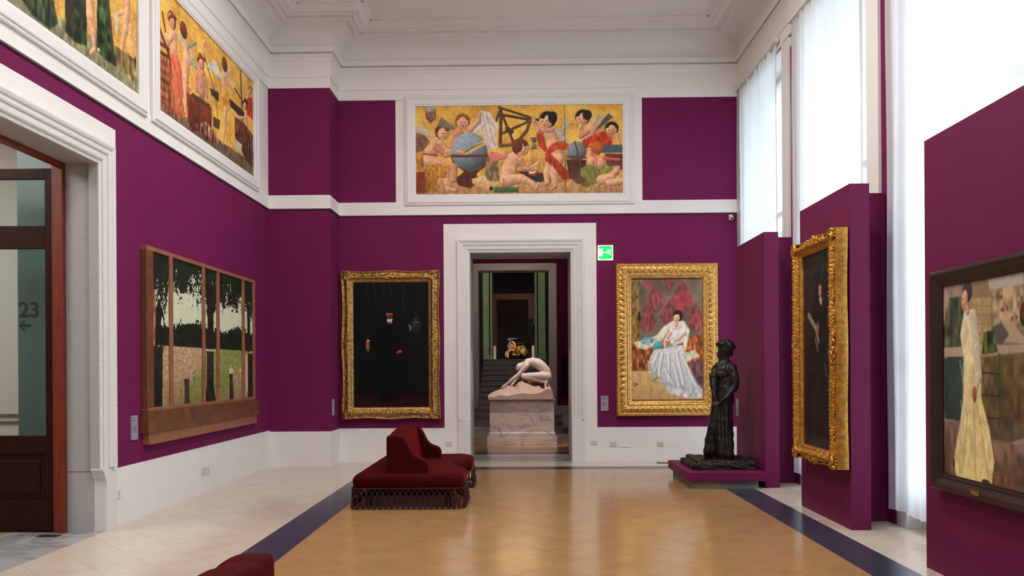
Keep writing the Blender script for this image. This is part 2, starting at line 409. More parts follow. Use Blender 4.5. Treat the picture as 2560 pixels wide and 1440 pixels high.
# back wall: thick wall round the doorway, painted zones as separate faces
def zones(mb, x0, x1, y0, y1, zs):
    for (z0, z1, mi) in zs: mb.box(x0, x1, y0, y1, z0, z1, mi)
b = MB(); z1 = [(0, .565, 1), (.565, 4.13, 0), (4.13, 4.33, 1), (4.33, 6.03, 0), (6.03, ZC+.2, 1)]
zones(b, XP-1.5, -1.91, YB, YB+WT, z1)
zw = [(0, .565, 1), (.565, 4.13, 0), (4.13, ZC+.2, 1)]
zones(b, -1.91, DX0, YB, YB+WT, zw)
b.box(DX0, DX1, YB, YB+WT, DZ, 4.13, 0); b.box(DX0, DX1, YB, YB+WT, 4.13, ZC+.2, 1)
zones(b, DX1, 2.01, YB, YB+WT, zw); zones(b, 2.01, XR+.5, YB, YB+WT, z1)
b.box(-2.09, -1.91, YB-.002, YB, 4.33, 6.03, 1)
struct(b.build('wall_back', ['purple', 'white']))
b = MB(); zones(b, XL-.5, XP, YP, YB, z1); struct(b.build('wall_corner_pilaster', ['purple', 'white']))
# left wall with the doorway; white architrave field round it
b = MB(); t = .42
zl = [(0, .585, 1), (.585, 4.10, 0), (4.10, ZC+.2, 1)]
zones(b, XL-t, XL, 7.70, YP, zl); b.box(XL-t, XL, LD1, 7.70, 0, 3.94, 1)
b.box(XL-t, XL, LD0-.24, 7.70, 3.94, 4.10, 0); b.box(XL-t, XL, LD0-.24, 7.70, 4.10, ZC+.2, 1)
b.box(XL-t, XL, LD0, LD1, LDZ, 3.94, 1); b.box(XL-t, XL, LD0-.24, LD0, 0, 3.94, 1)
zones(b, XL-t, XL, YF, LD0-.24, zl)
struct(b.build('wall_left', ['purple', 'white']))
# right wall: piers between six tall windows
b = MB(); Z0, Z1 = .28, 6.0
b.box(XR+.02, 4.1, 12.80, YB+.5, 0, ZC+.2, 1)
edges = WINS
for k, (a, e) in enumerate(edges):
    nxt = edges[k+1][1] if k+1 < len(edges) else YF
    b.box(XR+.02, 4.1, nxt, a, 0, ZC+.2, 1)
    b.box(XR, XR+.02, max(nxt+.19, YF), a-.27, 0, 5.87, 0)
    b.box(XR+.35, 4.1, a, e, 0, Z0, 1); b.box(XR+.02, 4.1, a, e, Z1, ZC+.2, 1)
struct(b.build('wall_right', ['purple', 'white']))
b = MB(); zones(b, XL-.5, XR+.6, YF-.3, YF, zl); struct(b.build('wall_front', ['purple', 'white']))
struct(box('ceiling', XL-.5, XR+.6, YF-.3, YB+.8, ZC, ZC+.25, 'plaster'))

# picture rail: projecting cream band, a dark strip laid under it as its shadow
def offset_loop(P, d):
    n = len(P); out = []
    for i in range(n):
        a, p, c = Vector(P[i-1]), Vector(P[i]), Vector(P[(i+1) % n])
        e0, e1 = (p-a).normalized(), (c-p).normalized()
        n0, n1 = Vector((e0.y, -e0.x)), Vector((e1.y, -e1.x))
        out.append(p + (n0+n1)*(d/(1+n0.dot(n1))))
    return out
LOOP = [(XL, YF), (XL, YP), (XP, YP), (XP, YB), (XR, YB), (XR, YF)]
def sweep_loop(name, prof, m, loop=LOOP, skip=()):
    V = []; F = []; k = len(prof); n = len(loop)
    for (d, z) in prof: V += [(p.x, p.y, z) for p in offset_loop(loop, d)]
    for j in range(k-1):
        for i in range(n):
            if i in skip: continue
            F.append((j*n+i, j*n+(i+1) % n, (j+1)*n+(i+1) % n, (j+1)*n+i))
    return mesh(name, V, F, m)
CORN = [(0,6.03),(.018,6.03),(.018,6.19),(.034,6.195),(.034,6.45),(.05,6.47),(.05,6.505),(.075,6.52),(.075,6.55),(.04,6.553),(.04,6.572),(.10,6.575),(.10,6.66),
        (.082,6.672),(.062,6.70),(.052,6.74),(.055,6.78),(.068,6.82),(.10,6.862),(.16,6.898),(.24,6.925),(.34,6.95),(.385,6.955),(.385,6.925),(.415,6.92),(.415,6.935),
        (.455,6.935),(.462,6.952),(.51,6.962),(.515,6.978),(.60,6.985),(.607,7.01),(.625,7.02),(.63,7.04),(.66,7.05),(.668,7.07),(.70,7.075),(.705,7.09),(.74,7.102)]
tr1 = struct(sweep_loop('trim_1', CORN, 'plaster'))
sw = [(0, 4.13), (.0, 4.112), (.022, 4.112), (.022, 4.135), (.012, 4.14), (.012, 4.31), (0, 4.33)]
struct(sweep_loop('trim_2', sw, 'white', skip=(4,)))
struct(sweep_loop('trim_3', [(.001, 4.098), (.019, 4.098), (.019, 4.112), (.001, 4.112)], 'shade', skip=(4,)))
# bead course and egg course of the cornice (fine relief, joined)
def course(name, d, z, step, r, only=None, n=None):
    b = MB(); L = offset_loop(LOOP, d)
    for i in range(len(L)):
        a, c = L[i], L[(i+1) % len(L)]
        if i == 5: continue
        ln = (c-a).length; k = int(ln/step)
        for j in range(k+1):
            p = a.lerp(c, j/k)
            if p.y < 4: continue
            b.ball((p.x, p.y, z), r, 6, 4)
    o = b.build(name, 'plaster', tr1, smooth=True); o['kind'] = 'stuff'; return o
course('bead_course', .486, 6.945, .050, (.0175, .0175, .017))
course('egg_course', .688, 7.072, .110, (.026, .026, .014))

# doorway architraves of moulded travertine
def architrave(name, kind, prof, half_l, half_r, ztop, zbase, off, cx, m='travertine'):
    """prof: (distance out from the opening edge, height off the wall). jamb - lintel - jamb"""
    V = []; k = len(prof)
    for (o, d) in prof: V.append((-half_l-o, zbase, d))
    for (o, d) in prof: V.append((-half_l-o, ztop+o, d))
    for (o, d) in prof: V.append((half_r+o, ztop+o, d))
    for (o, d) in prof: V.append((half_r+o, zbase, d))
    F = [(s*k+j, s*k+j+1, (s+1)*k+j+1, (s+1)*k+j) for s in range(3) for j in range(k-1)]
    F += [tuple(reversed(range(k))), tuple(3*k+j for j in range(k))]
    o = mesh(name, V, F, m); o.matrix_world = plane_mw(kind, cx, 0, off); return struct(o)
PR = [(0, -.02), (0, .004), (.035, .012), (.035, .022), (.05, .03), (.105, .03), (.105, .040), (.12, .047), (.15, .047), (.165, .060), (.185, .066), (.20, .066), (.20, 0)]
cxb = (DX0+DX1)/2; hb = (DX1-DX0)/2
architrave('trim_4', 'back', PR, hb, hb, DZ, .70, YB, cxb)
architrave('trim_5', 'left', PR, (LD1-LD0)/2+.04, (LD1-LD0)/2-.08, LDZ-.03, .62, XL, (LD0+LD1)/2)
for i, s in enumerate((-1, 1)):      # plain base blocks
    x0 = DX0-.20 if s < 0 else DX1; struct(MB().prism([(x0, .0), (x0+.20, .0), (x0+.20, .70), (x0, .70)], -.25, .048).build('trim_%d' % (6+i), 'travertine', mw=plane_mw('back', 0, 0, YB)))
struct(MB().prism([(LD1-.017, 0), (LD1+.17, 0), (LD1+.17, .62), (LD1-.085, .62), (LD1-.085, .60), (LD1-.05, .57), (LD1-.04, .53), (LD1-.017, .50)], -.09, .03).build('trim_8', 'travertine', mw=plane_mw('left', 0, 0, XL)))
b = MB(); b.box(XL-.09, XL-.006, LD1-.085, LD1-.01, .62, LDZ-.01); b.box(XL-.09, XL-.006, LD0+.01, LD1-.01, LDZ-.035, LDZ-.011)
struct(b.build('trim_16', 'travertine_shaded'))
# broad cream field round both architraves, stone linings of both openings
def field(name, kind, x0, x1, o, ztop, off, cx):
    b = MB(); b.box(x0-o, x0, 0, ztop, 0, .006); b.box(x1, x1+o, 0, ztop, 0, .006); b.box(x0, x1, ztop-o, ztop, 0, .006)
    return struct(b.build(name, 'white', mw=plane_mw(kind, cx, 0, off)))
b = MB(); b.box(-1.30, DX0-.15, 0, 3.96, 0, .006); b.box(DX1+.15, 1.24, 0, 3.96, 0, .006); b.box(DX0-.15, DX1+.15, DZ+.1, 3.96, 0, .006)
struct(b.build('trim_9', 'white', mw=plane_mw('back', 0, 0, YB)))
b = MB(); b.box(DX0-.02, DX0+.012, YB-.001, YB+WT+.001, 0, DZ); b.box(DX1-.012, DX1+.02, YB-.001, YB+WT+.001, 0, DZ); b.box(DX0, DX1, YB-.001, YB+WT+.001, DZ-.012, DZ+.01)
struct(b.build('trim_10', 'travertine_shaded'))
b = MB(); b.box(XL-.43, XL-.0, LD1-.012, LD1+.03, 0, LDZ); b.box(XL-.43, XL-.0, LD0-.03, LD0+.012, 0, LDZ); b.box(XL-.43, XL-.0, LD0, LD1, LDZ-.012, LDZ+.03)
struct(b.build('trim_11', 'travertine_shaded'))
b = MB(); b.box(XL-.40, XL-.02, LD1-.014, LD1-.011, .578, .583)
struct(b.build('trim_12', 'shade'))

# windows
for i, (a, e) in enumerate(WINS):
    w = empty('window_%d' % (i+1), kind='structure')
    b = MB(); X0, X1 = 3.98, 4.05
    b.box(X0, X1, a, a+.08, Z0, Z1); b.box(X0, X1, e-.08, e, Z0, Z1); b.box(X0, X1, a, e, Z0, Z0+.1); b.box(X0, X1, a, e, Z1-.08, Z1)
    b.build('window_frame', 'white', w)
    mid = (a+e)/2
    box('mullion', X0, X1, mid-.04, mid+.04, Z0+.1, Z1-.08, 'white', w)
    for z in (1.6, 3.9): box('transom', X0+.005, X1-.005, a+.08, e-.08, z-.035, z+.035, 'white', w)
    for (y0, y1) in ((a+.08, mid-.04), (mid+.04, e-.08)):
        for (q0, q1) in ((Z0+.1, 1.565), (1.635, 3.865), (3.935, Z1-.08)):
            box('pane', X0+.03, X0+.036, y0, y1, q0, q1, 'glass', w)
    box('window_sill', XR+.14, XR+.42, a, e, Z0-.03, Z0, 'marble', w)
    # near-side white trim strip of the pier
    box('window_trim', XR-.03, XR+.02, a-.27, a-.0, .0, 6.0, 'white', w)
# ground outside; unseen overhang and trees added to shade the curtains
struct(box('shading_overhang', 4.1, 6.0, YF-1, YB+1, 6.25, 6.6, 'white'))
struct(box('ground', 4.3, 60, -30, 50, -1.2, -1.0, 'outside'))

def curtain_shade_tree(x, y, h, label):  # added tree whose dark crown makes a grey band behind the sheer cloth
    t = tag(empty('curtain_shade_tree', mw=Matrix.Translation((x, y, -1.0))), label, 'tree', 'trees added outside to shade the curtains')
    MB().tube([(0, 0, 0), (.1, .05, h*.4), (0, 0, h*.62)], [.18, .14, .08], 8).build('trunk', 'bark', t, True)
    mb = MB(); r = random.Random(int(y*10))
    for i in range(16):
        mb.ball((r.uniform(-1.3, 1.3), r.uniform(-1.0, 1.0), h*.62+r.uniform(-1.0, 1.6)), r.uniform(.6, .95), 12, 8)
    o = mb.build('crown', 'leaf', t, True); displace(o, lambda c: .18*wob(c, 7, 3)+.08*wob(c, 19, 4))
for i, (x, y, h) in enumerate(((9.5, 24, 8.5), (10.5, 19.5, 9), (9.8, 15, 8.2), (10.6, 10.5, 9), (9.6, 6, 8.4), (10.2, 1.5, 9))):
    curtain_shade_tree(x, y, h, 'dim green tree added outside to shade the curtains, %s' % ('farthest, beyond the end of the hall', 'beyond the farthest window', 'outside the far window by the seated-lady painting wall', 'outside the window behind the middle plum panel', 'outside the window behind the nearest plum panel', 'outside the rear windows, out of frame')[i])
# curtains
def curtain(i, y0, y1, label):
    nu, nv = 150, 24; V = []; F = []
    ph = random.random()*6
    for v in range(nv+1):
        z = .17 + (6.12-.17)*v/nv
        for u in range(nu+1):
            t = u/nu; y = y0+(y1-y0)*t
            am = .042*(1-.45*v/nv)
            f = math.sin(t*62+ph+.5*math.sin(t*9))*.6 + math.sin(t*37+ph*2)*.5 + .35*math.sin(t*101+ph)
            f += .15*math.sin(v*.5+t*14)
            V.append((XR-.055+am*f, y+.006*math.sin(v*.4+t*20), z + (.012*math.sin(t*23+ph) if v == 0 else 0)))
    for v in range(nv):
        for u in range(nu): F.append((v*(nu+1)+u, v*(nu+1)+u+1, (v+1)*(nu+1)+u+1, (v+1)*(nu+1)+u))
    r = empty('curtain', label, 'curtain', 'sheer window curtains')
    mesh('curtain_cloth', V, F, 'sheer', r, True)
    box('curtain_heading', XR-.10, XR-.035, y0, y1, 6.09, 6.15, 'white', r)
CL = ['sheer white curtain at the far window, next to the seated-lady painting wall', 'sheer white curtain behind the tall panel with the dark lady portrait',
      'sheer white curtain at the nearest visible window, behind the panel with the white-dress painting', 'sheer white curtain at the window just beyond the right edge',
      'sheer white curtain beside the viewer, out of frame', 'sheer white curtain at the rear end of the hall']
CY = [(10.93, 12.95), (8.28, 10.38), (5.62, 7.76), (3.0, 5.1), (.35, 2.45), (-2.3, -.2)]
for i, (a, e) in enumerate(CY): curtain(i, a, e, CL[i])

# second hall beyond the back doorway, staircase, upper hall
H1 = 5.0
def room_box(name, x0, x1, y0, y1, z0, z1, m): return struct(box(name, x0, x1, y0, y1, z0, z1, m))
b = MB(); YW = 20.3; FX0, FX1, FZ = -1.14, .70, 4.10
for (x0, x1) in ((-4, FX0-.18), (FX1+.20, 4)):
    b.box(x0, x1, YW, YW+.5, 0, .58, 1); b.box(x0, x1, YW, YW+.5, .58, H1+1, 0)
b.box(FX0-.18, FX1+.2, YW, YW+.5, FZ+.18, H1+1, 0)
b.box(FX0-.18, FX0, YW-.03, YW+.5, 0, FZ+.18, 1); b.box(FX1, FX1+.2, YW-.03, YW+.5, 0, FZ+.18, 1); b.box(FX0, FX1, YW-.03, YW+.5, FZ, FZ+.18, 1)
struct(b.build('wall_second_hall_back', ['purple', 'white']))
b = MB()
for (x0, x1) in ((-4.3, -4), (4, 4.3)): b.box(x0, x1, YB+WT, YW, 0, .58, 1); b.box(x0, x1, YB+WT, YW, .58, H1+.3, 0)
struct(b.build('wall_second_hall_sides', ['purple', 'white']))
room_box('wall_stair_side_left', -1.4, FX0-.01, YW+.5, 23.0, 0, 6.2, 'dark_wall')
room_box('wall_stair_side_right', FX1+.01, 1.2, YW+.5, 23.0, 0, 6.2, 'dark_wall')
room_box('ceiling_second_hall', -4.3, 4.3, YB+WT, YW+.5, H1, H1+.2, 'plaster')
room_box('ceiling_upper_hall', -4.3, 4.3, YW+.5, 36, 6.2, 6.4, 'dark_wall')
ZU = 1.82
st = tag(empty('staircase'), 'worn marble staircase climbing behind the crouching statue', 'staircase')
for k in range(13):
    y0 = 18.62 + .335*k; x0, x1 = (-1.36+.03*k, .98) if k < 3 else ((-1.22, .72) if k < 5 else (FX0+.005, FX1-.005))
    if 18.6 < y0 < YW+.6: x0, x1 = (x0, x1) if y0 < YW-.36 else (FX0+.005, FX1-.005)
    z = .14*(k+1)
    if k == 0:
        pts = [(x0-.12+.12*(1-math.cos(a)), y0+.2-.2*math.sin(a)) for a in [i*math.pi/12 for i in range(7)]]
        pts = [(x0-.1, y0+.335), (x0-.1, y0+.12), (x0-.05, y0+.02), (x0+.05, y0-.02), (x1-.05, y0-.02), (x1+.05, y0+.02), (x1+.1, y0+.12), (x1+.1, y0+.335)]
        s = MB().prism(pts, 0, z).build('step', 'stair', st)
    else:
        s = box('step', x0, x1, y0, y0+.37, max(0, z-.3), z-.03, 'stair', st)
        box('tread', x0, x1, y0-.025, y0+.36, z-.03, z, 'stair', st)
struct(box('floor_upper_hall', -4.3, 4.3, 22.96, 36, ZU-.3, ZU, 'rust'))
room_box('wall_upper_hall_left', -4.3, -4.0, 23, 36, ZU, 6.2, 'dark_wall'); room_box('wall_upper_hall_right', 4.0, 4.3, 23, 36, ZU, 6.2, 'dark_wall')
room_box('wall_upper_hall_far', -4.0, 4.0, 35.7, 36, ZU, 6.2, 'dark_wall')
# green pilasters at the head of the stairs
for (x0, x1, lab) in ((-1.20, -1.0, 'left outer'), (-.964, -.90, 'left inner'), (.39, .45, 'right inner'), (.49, .70, 'right outer')):
    o = empty('green_pilaster', 'olive green pilaster %s of the dark opening above the stairs' % {'left outer': 'farthest left', 'left inner': 'left, nearer the middle,', 'right inner': 'right, nearer the middle,', 'right outer': 'farthest right'}[lab], 'pilaster', 'green pilasters above the stairs')
    box('shaft', x0, x1, 23.7, 23.95, ZU, 6.15, 'green_col', o, .012); box('pilaster_base', x0-.015, x1+.015, 23.68, 23.96, ZU, ZU+.12, 'green_col', o)
b = MB(); b.box(-1.16, -1.01, 31.0, 31.3, ZU, 4.52); b.box(.25, .52, 31.0, 31.3, ZU, 4.52); b.box(-1.01, .25, 31.0, 31.3, 4.28, 4.52)
struct(b.build('trim_13', 'rust'))

# corridor beyond the left doorway
struct(box('wall_corridor_far', -9.4, XL-.42, 9.0, 9.2, 0, 4.6, 'corridor'))
struct(box('wall_corridor_side', -9.4, -9.2, 0, 9, 0, 4.6, 'corridor'))
struct(box('wall_corridor_near', -9.4, XL-.42, 0, .2, 0, 4.6, 'corridor'))
struct(box('ceiling_corridor', -9.4, XL-.42, 0, 9.2, 4.6, 4.8, 'corridor'))
struct(box('trim_14', -9.2, XL-.42, 8.97, 9.0, 1.035, 1.055, 'brown_line')); struct(box('trim_15', -9.2, XL-.42, 8.97, 9.0, .955, .972, 'brown_line'))
# ------------------------------------------------------------------ left doorway: timber frame and open leaf
d1 = empty('door_1', kind='structure')
YD = LD1
for n, a in (('door_jamb', (-4.475, -4.385, YD-.06, YD+.02, 0, LDZ+.03)), ('door_jamb', (-4.475, -4.385, LD0-.02, LD0+.06, 0, LDZ+.03)), ('door_head', (-4.475, -4.385, LD0+.06, YD-.06, LDZ-.05, LDZ+.03))):
    box(n, *a, 'door_frame', d1, .008)
box('jamb_stop', -4.50, -4.475, YD-.05, YD+.02, 0, LDZ+.02, 'door_frame', d1, .004)
xr = -4.50; xl = xr-1.15; y0, y1 = YD-.02, YD+.03
box('door_stile', xr-.085, xr, y0, y1, .005, 3.50, 'door_wood', d1, .004); box('door_stile', xl, xl+.09, y0, y1, .005, 3.50, 'door_wood', d1, .004)
for z0, z1 in ((3.40, 3.50), (2.73, 2.95), (.76, .93), (.005, .30)): box('door_rail', xl+.09, xr-.085, y0, y1, z0, z1, 'door_wood', d1, .004)
box('door_panel', xl+.09, xr-.085, y0+.018, y1-.018, .30, .76, 'door_wood', d1)
box('raised_field', xl+.16, xr-.15, y0+.006, y1-.006, .37, .69, 'door_wood', d1, .008)
box('kick_board', xl+.02, xr-.02, y0-.008, y0, .02, .24, 'door_wood', d1, .002)
for z0, z1 in ((.93, 2.73), (2.95, 3.40)): box('door_glass', xl+.09, xr-.085, y0+.02, y0+.026, z0, z1, 'teal_glass', d1)
box('floor_socket_plate', -4.56, -4.36, YD-.24, YD-.14, 0, .004, 'black', d1)
# wayfinding panel behind the glass
wp = tag(empty('sign_panel', mw=Matrix.Translation((-5.205, 8.1, 0))), 'tall teal wayfinding panel reading 23 with a left arrow, behind the glass door', 'sign')
box('panel_board', -.075, .40, 0, .04, 0, 4.3, 'teal', wp)
def text_mesh(name, s, size, m, parent, loc, rot=(math.pi/2, 0, 0), depth=.001, offset=0, align='LEFT'):
    c = bpy.data.curves.new(name, 'FONT'); c.body = s; c.size = size; c.extrude = depth; c.offset = offset; c.align_x = align
    t = bpy.data.objects.new(name, c); COL.objects.link(t); bpy.context.view_layer.update()
    me = bpy.data.meshes.new_from_object(t.evaluated_get(bpy.context.evaluated_depsgraph_get()))
    bpy.data.objects.remove(t); o = link(name, me, m, parent); o.location = loc; o.rotation_euler = rot; return o
text_mesh('number', '23', .225, 'ink', wp, (-.068, -.003, 2.12), offset=.004)
b = MB(); b.prism([(0, 0), (.05, .055), (.075, .055), (.035, .012), (.13, .012), (.13, -.012), (.035, -.012), (.075, -.055), (.05, -.055)], 0, .002)
ar = b.build('arrow', 'ink', wp); ar.location = (-.068, -.003, 2.03); ar.rotation_euler = (math.pi/2, 0, 0)

# ------------------------------------------------------------------ display panels along the windows
def display_panel(y0, y1, label):
    o = empty('display_panel', label, 'partition', 'plum display panels in front of the windows', Matrix.Translation((3.105, y0, 0)))
    b = MB().box(0, .185, 0, y1-y0, 0, 3.28); b.build('panel', 'panel', o)
    MB().box(.185, .525, .42, .60, 0, 3.28).build('fin', 'panel', o)
    return o
display_panel(7.42, 8.74, 'plum display panel carrying the dark lady portrait in a gilt frame')
display_panel(10.04, 11.36, 'plum display panel behind the dark bronze statue')
display_panel(4.72, 6.05, 'nearest plum display panel, carrying the white-dress painting')
display_panel(2.07, 3.40, 'plum display panel beside the viewer, out of frame')

# plinth and bronze
pl = tag(empty('plinth', mw=Matrix.Translation((2.10, 9.93, 0))), 'low plum plinth on a recessed grey base under the bronze statue', 'plinth')
box('plinth_slab', 0, .975, 0, 1.38, .10, .212, 'panel', pl, .003); box('plinth_base', .05, .90, .05, 1.28, 0, .10, 'grey_base', pl)
def blob(name, build, m, parent, vox=.012, smooth=8, disp=None):
    mb = MB(); build(mb); o = mb.build(name, m, parent)
    bake(o, [('REMESH', dict(mode='VOXEL', voxel_size=vox)), ('SMOOTH', dict(iterations=smooth, factor=.5))])
    if disp: displace(o, disp)
    return o
bz = tag(empty('bronze_statue', mw=Matrix.Translation((2.19, 10.6, .212))), 'dark bronze statue of a standing woman in a long dress on the plum plinth', 'statue')
def Bp(cx, cy, y=0): return (cx*.001284, y, 1.971-.212-cy*.001284)
def bronze(mb):
    secs = [(300,335,480,.55),(325,312,515,.62),(360,302,540,.62),(400,298,540,.68),(450,300,520,.72),(500,315,500,.78),(540,318,500,.8),(600,300,520,.8),(650,290,527,.8),(700,290,525,.8),(760,290,512,.8),
            (850,285,492,.8),(950,270,484,.8),(1050,250,488,.8),(1150,236,488,.8),(1250,222,490,.85),(1300,212,496,.9),(1330,205,505,.95)]
    n = len(mb.V); seg = 28
    for (cy, l, r, k) in reversed(secs):
        c = Bp((l+r)/2, cy); rx = (r-l)/2*.001284
        for j in range(seg):
            a = 2*math.pi*j/seg; mb.V.append((c[0]+rx*math.cos(a), rx*k*math.sin(a), c[2]))
    for i in range(len(secs)-1):
        for j in range(seg): mb.F.append([n+i*seg+j, n+i*seg+(j+1) % seg, n+(i+1)*seg+(j+1) % seg, n+(i+1)*seg+j]); mb.I.append(0)
    mb.F.append([n+j for j in reversed(range(seg))]); mb.F.append([n+(len(secs)-1)*seg+j for j in range(seg)]); mb.I += [0, 0]
    P = Bp
    mb.cap(P(420,320), .075, P(432,215), .055)                                   # neck
    mb.ball(P(425,150), (.085, .078, .105)); mb.ball(P(398,180), (.05, .055, .075))     # skull, face
    mb.cap(P(372,170), .016, P(345,188), .012); mb.cap(P(362,215), .018, P(380,232), .022)  # nose, chin
    mb.ball(P(375,150), (.03,.05,.03))
    mb.ball(P(400,85), (.085, .085, .06)); mb.ball(P(470,110), (.085, .08, .085)); mb.ball(P(450,60), (.055, .07, .04))
    mb.cap(P(490,115), .06, P(525,112), .030); mb.cap(P(470,150), .06, P(490,185), .042); mb.cap(P(372,105), .035, P(400,65), .04)
    mb.ball(P(385,400,-.07), (.10, .09, .075)); mb.cap(P(415,470,-.05), .095, P(408,800,-.07), .11); mb.cap(P(408,800,-.07), .11, P(390,1250,-.10), .13)
    mb.cap(P(360,315,-.02), .05, P(485,322,-.02), .05); mb.cap(P(425,275,0), .07, P(480,330,-.02), .06); mb.cap(P(420,275,0), .065, P(360,325,-.02), .05); mb.cap(P(430,250,.01), .062, P(425,200,.01), .055)
    # near arm: shoulder, elbow, wrist, fingers
    mb.cap(P(490,345,-.06), .068, P(508,430,-.11), .060); mb.cap(P(508,430,-.11), .060, P(505,530,-.13), .050)
    mb.cap(P(510,530,-.13), .046, P(420,620,-.19), .034); mb.cap(P(420,620,-.19), .032, P(340,690,-.20), .024)
    for q in range(4): mb.cap(P(340+q*4,690+q*5,-.20+.012*q), .011, P(300+q*5,728+q*6,-.19+.01*q), .008)
    mb.cap(P(345,690,-.21), .012, P(325,715,-.215), .008)
    # far arm, held forward
    mb.cap(P(340,350,.02), .055, P(310,430,-.04), .052); mb.cap(P(298,430,-.04), .050, P(292,520,-.08), .042)
    mb.cap(P(292,520,-.08), .040, P(296,640,-.14), .030); mb.cap(P(296,640,-.14), .028, P(312,710,-.17), .024)
    # gathered skirt held up at the front, trailing
    mb.cap(P(300,720,-.15), .045, P(290,860,-.12), .055); mb.cap(P(290,860,-.12), .055, P(262,1020,-.10), .070); mb.cap(P(262,1020,-.10), .07, P(250,1200,-.10), .078)
    mb.cap(P(330,760,-.15), .03, P(350,1250,-.18), .06); mb.cap(P(400,700,-.14), .05, P(420,1260,-.18), .07); mb.cap(P(465,760,-.06), .05, P(455,1280,-.1), .07)
    mb.cap(P(240,1080,-.05), .05, P(238,1250,-.04), .055)
def folds(c):
    z = c[:, 2]; x = c[:, 0]; w = np.clip((1.0-z)/.5, 0, 1)
    return (.001+.006*w)*np.sin(x*70+z*5+2*np.sin(z*5)) + .009*wob(c, 26, 3) + .003*wob(c, 60, 5)
blob('bronze_figure', bronze, 'bronze', bz, .010, 7, folds)
def bz_base(mb):
    mb.box(.02, .87, -.42, .43, .0, .07); mb.box(.09, .84, -.36, .38, .05, .115)
blob('bronze_base', bz_base, 'bronze', bz, .014, 4, lambda c: np.where(c[:, 2] > .012, .012*wob(c, 30, 9)+.008*wob(c, 70, 2), 0))

# ------------------------------------------------------------------ back-to-back velvet settees with tasselled fringe
def settee_plan():
    P = []
    def arc(cx, cy, r, a0, a1, n=6):
        for i in range(n+1):
            a = math.radians(a0+(a1-a0)*i/n); P.append((cx+r*math.cos(a), cy+r*math.sin(a)))
    arc(-.615+.07, -1.07+.07, .07, 180, 270); arc(.615-.10, -1.07+.10, .10, 270, 360)
    arc(.615-.12, -.42, .12, 0, 60, 4); arc(.66, 0.03, .22, 215, 145, 6); arc(.615-.14, .50, .14, -50, 0, 4)
    arc(.615-.18, 1.07-.18, .18, 0, 90); arc(-.615+.12, 1.07-.12, .12, 90, 180)
    return P
def offset_poly(P, d):
    n = len(P); out = []
    for i in range(n):
        a, p, c = Vector(P[i-1]), Vector(P[i]), Vector(P[(i+1) % n]); e = (c-a).normalized(); out.append((p.x-e.y*d, p.y+e.x*d))
    return out
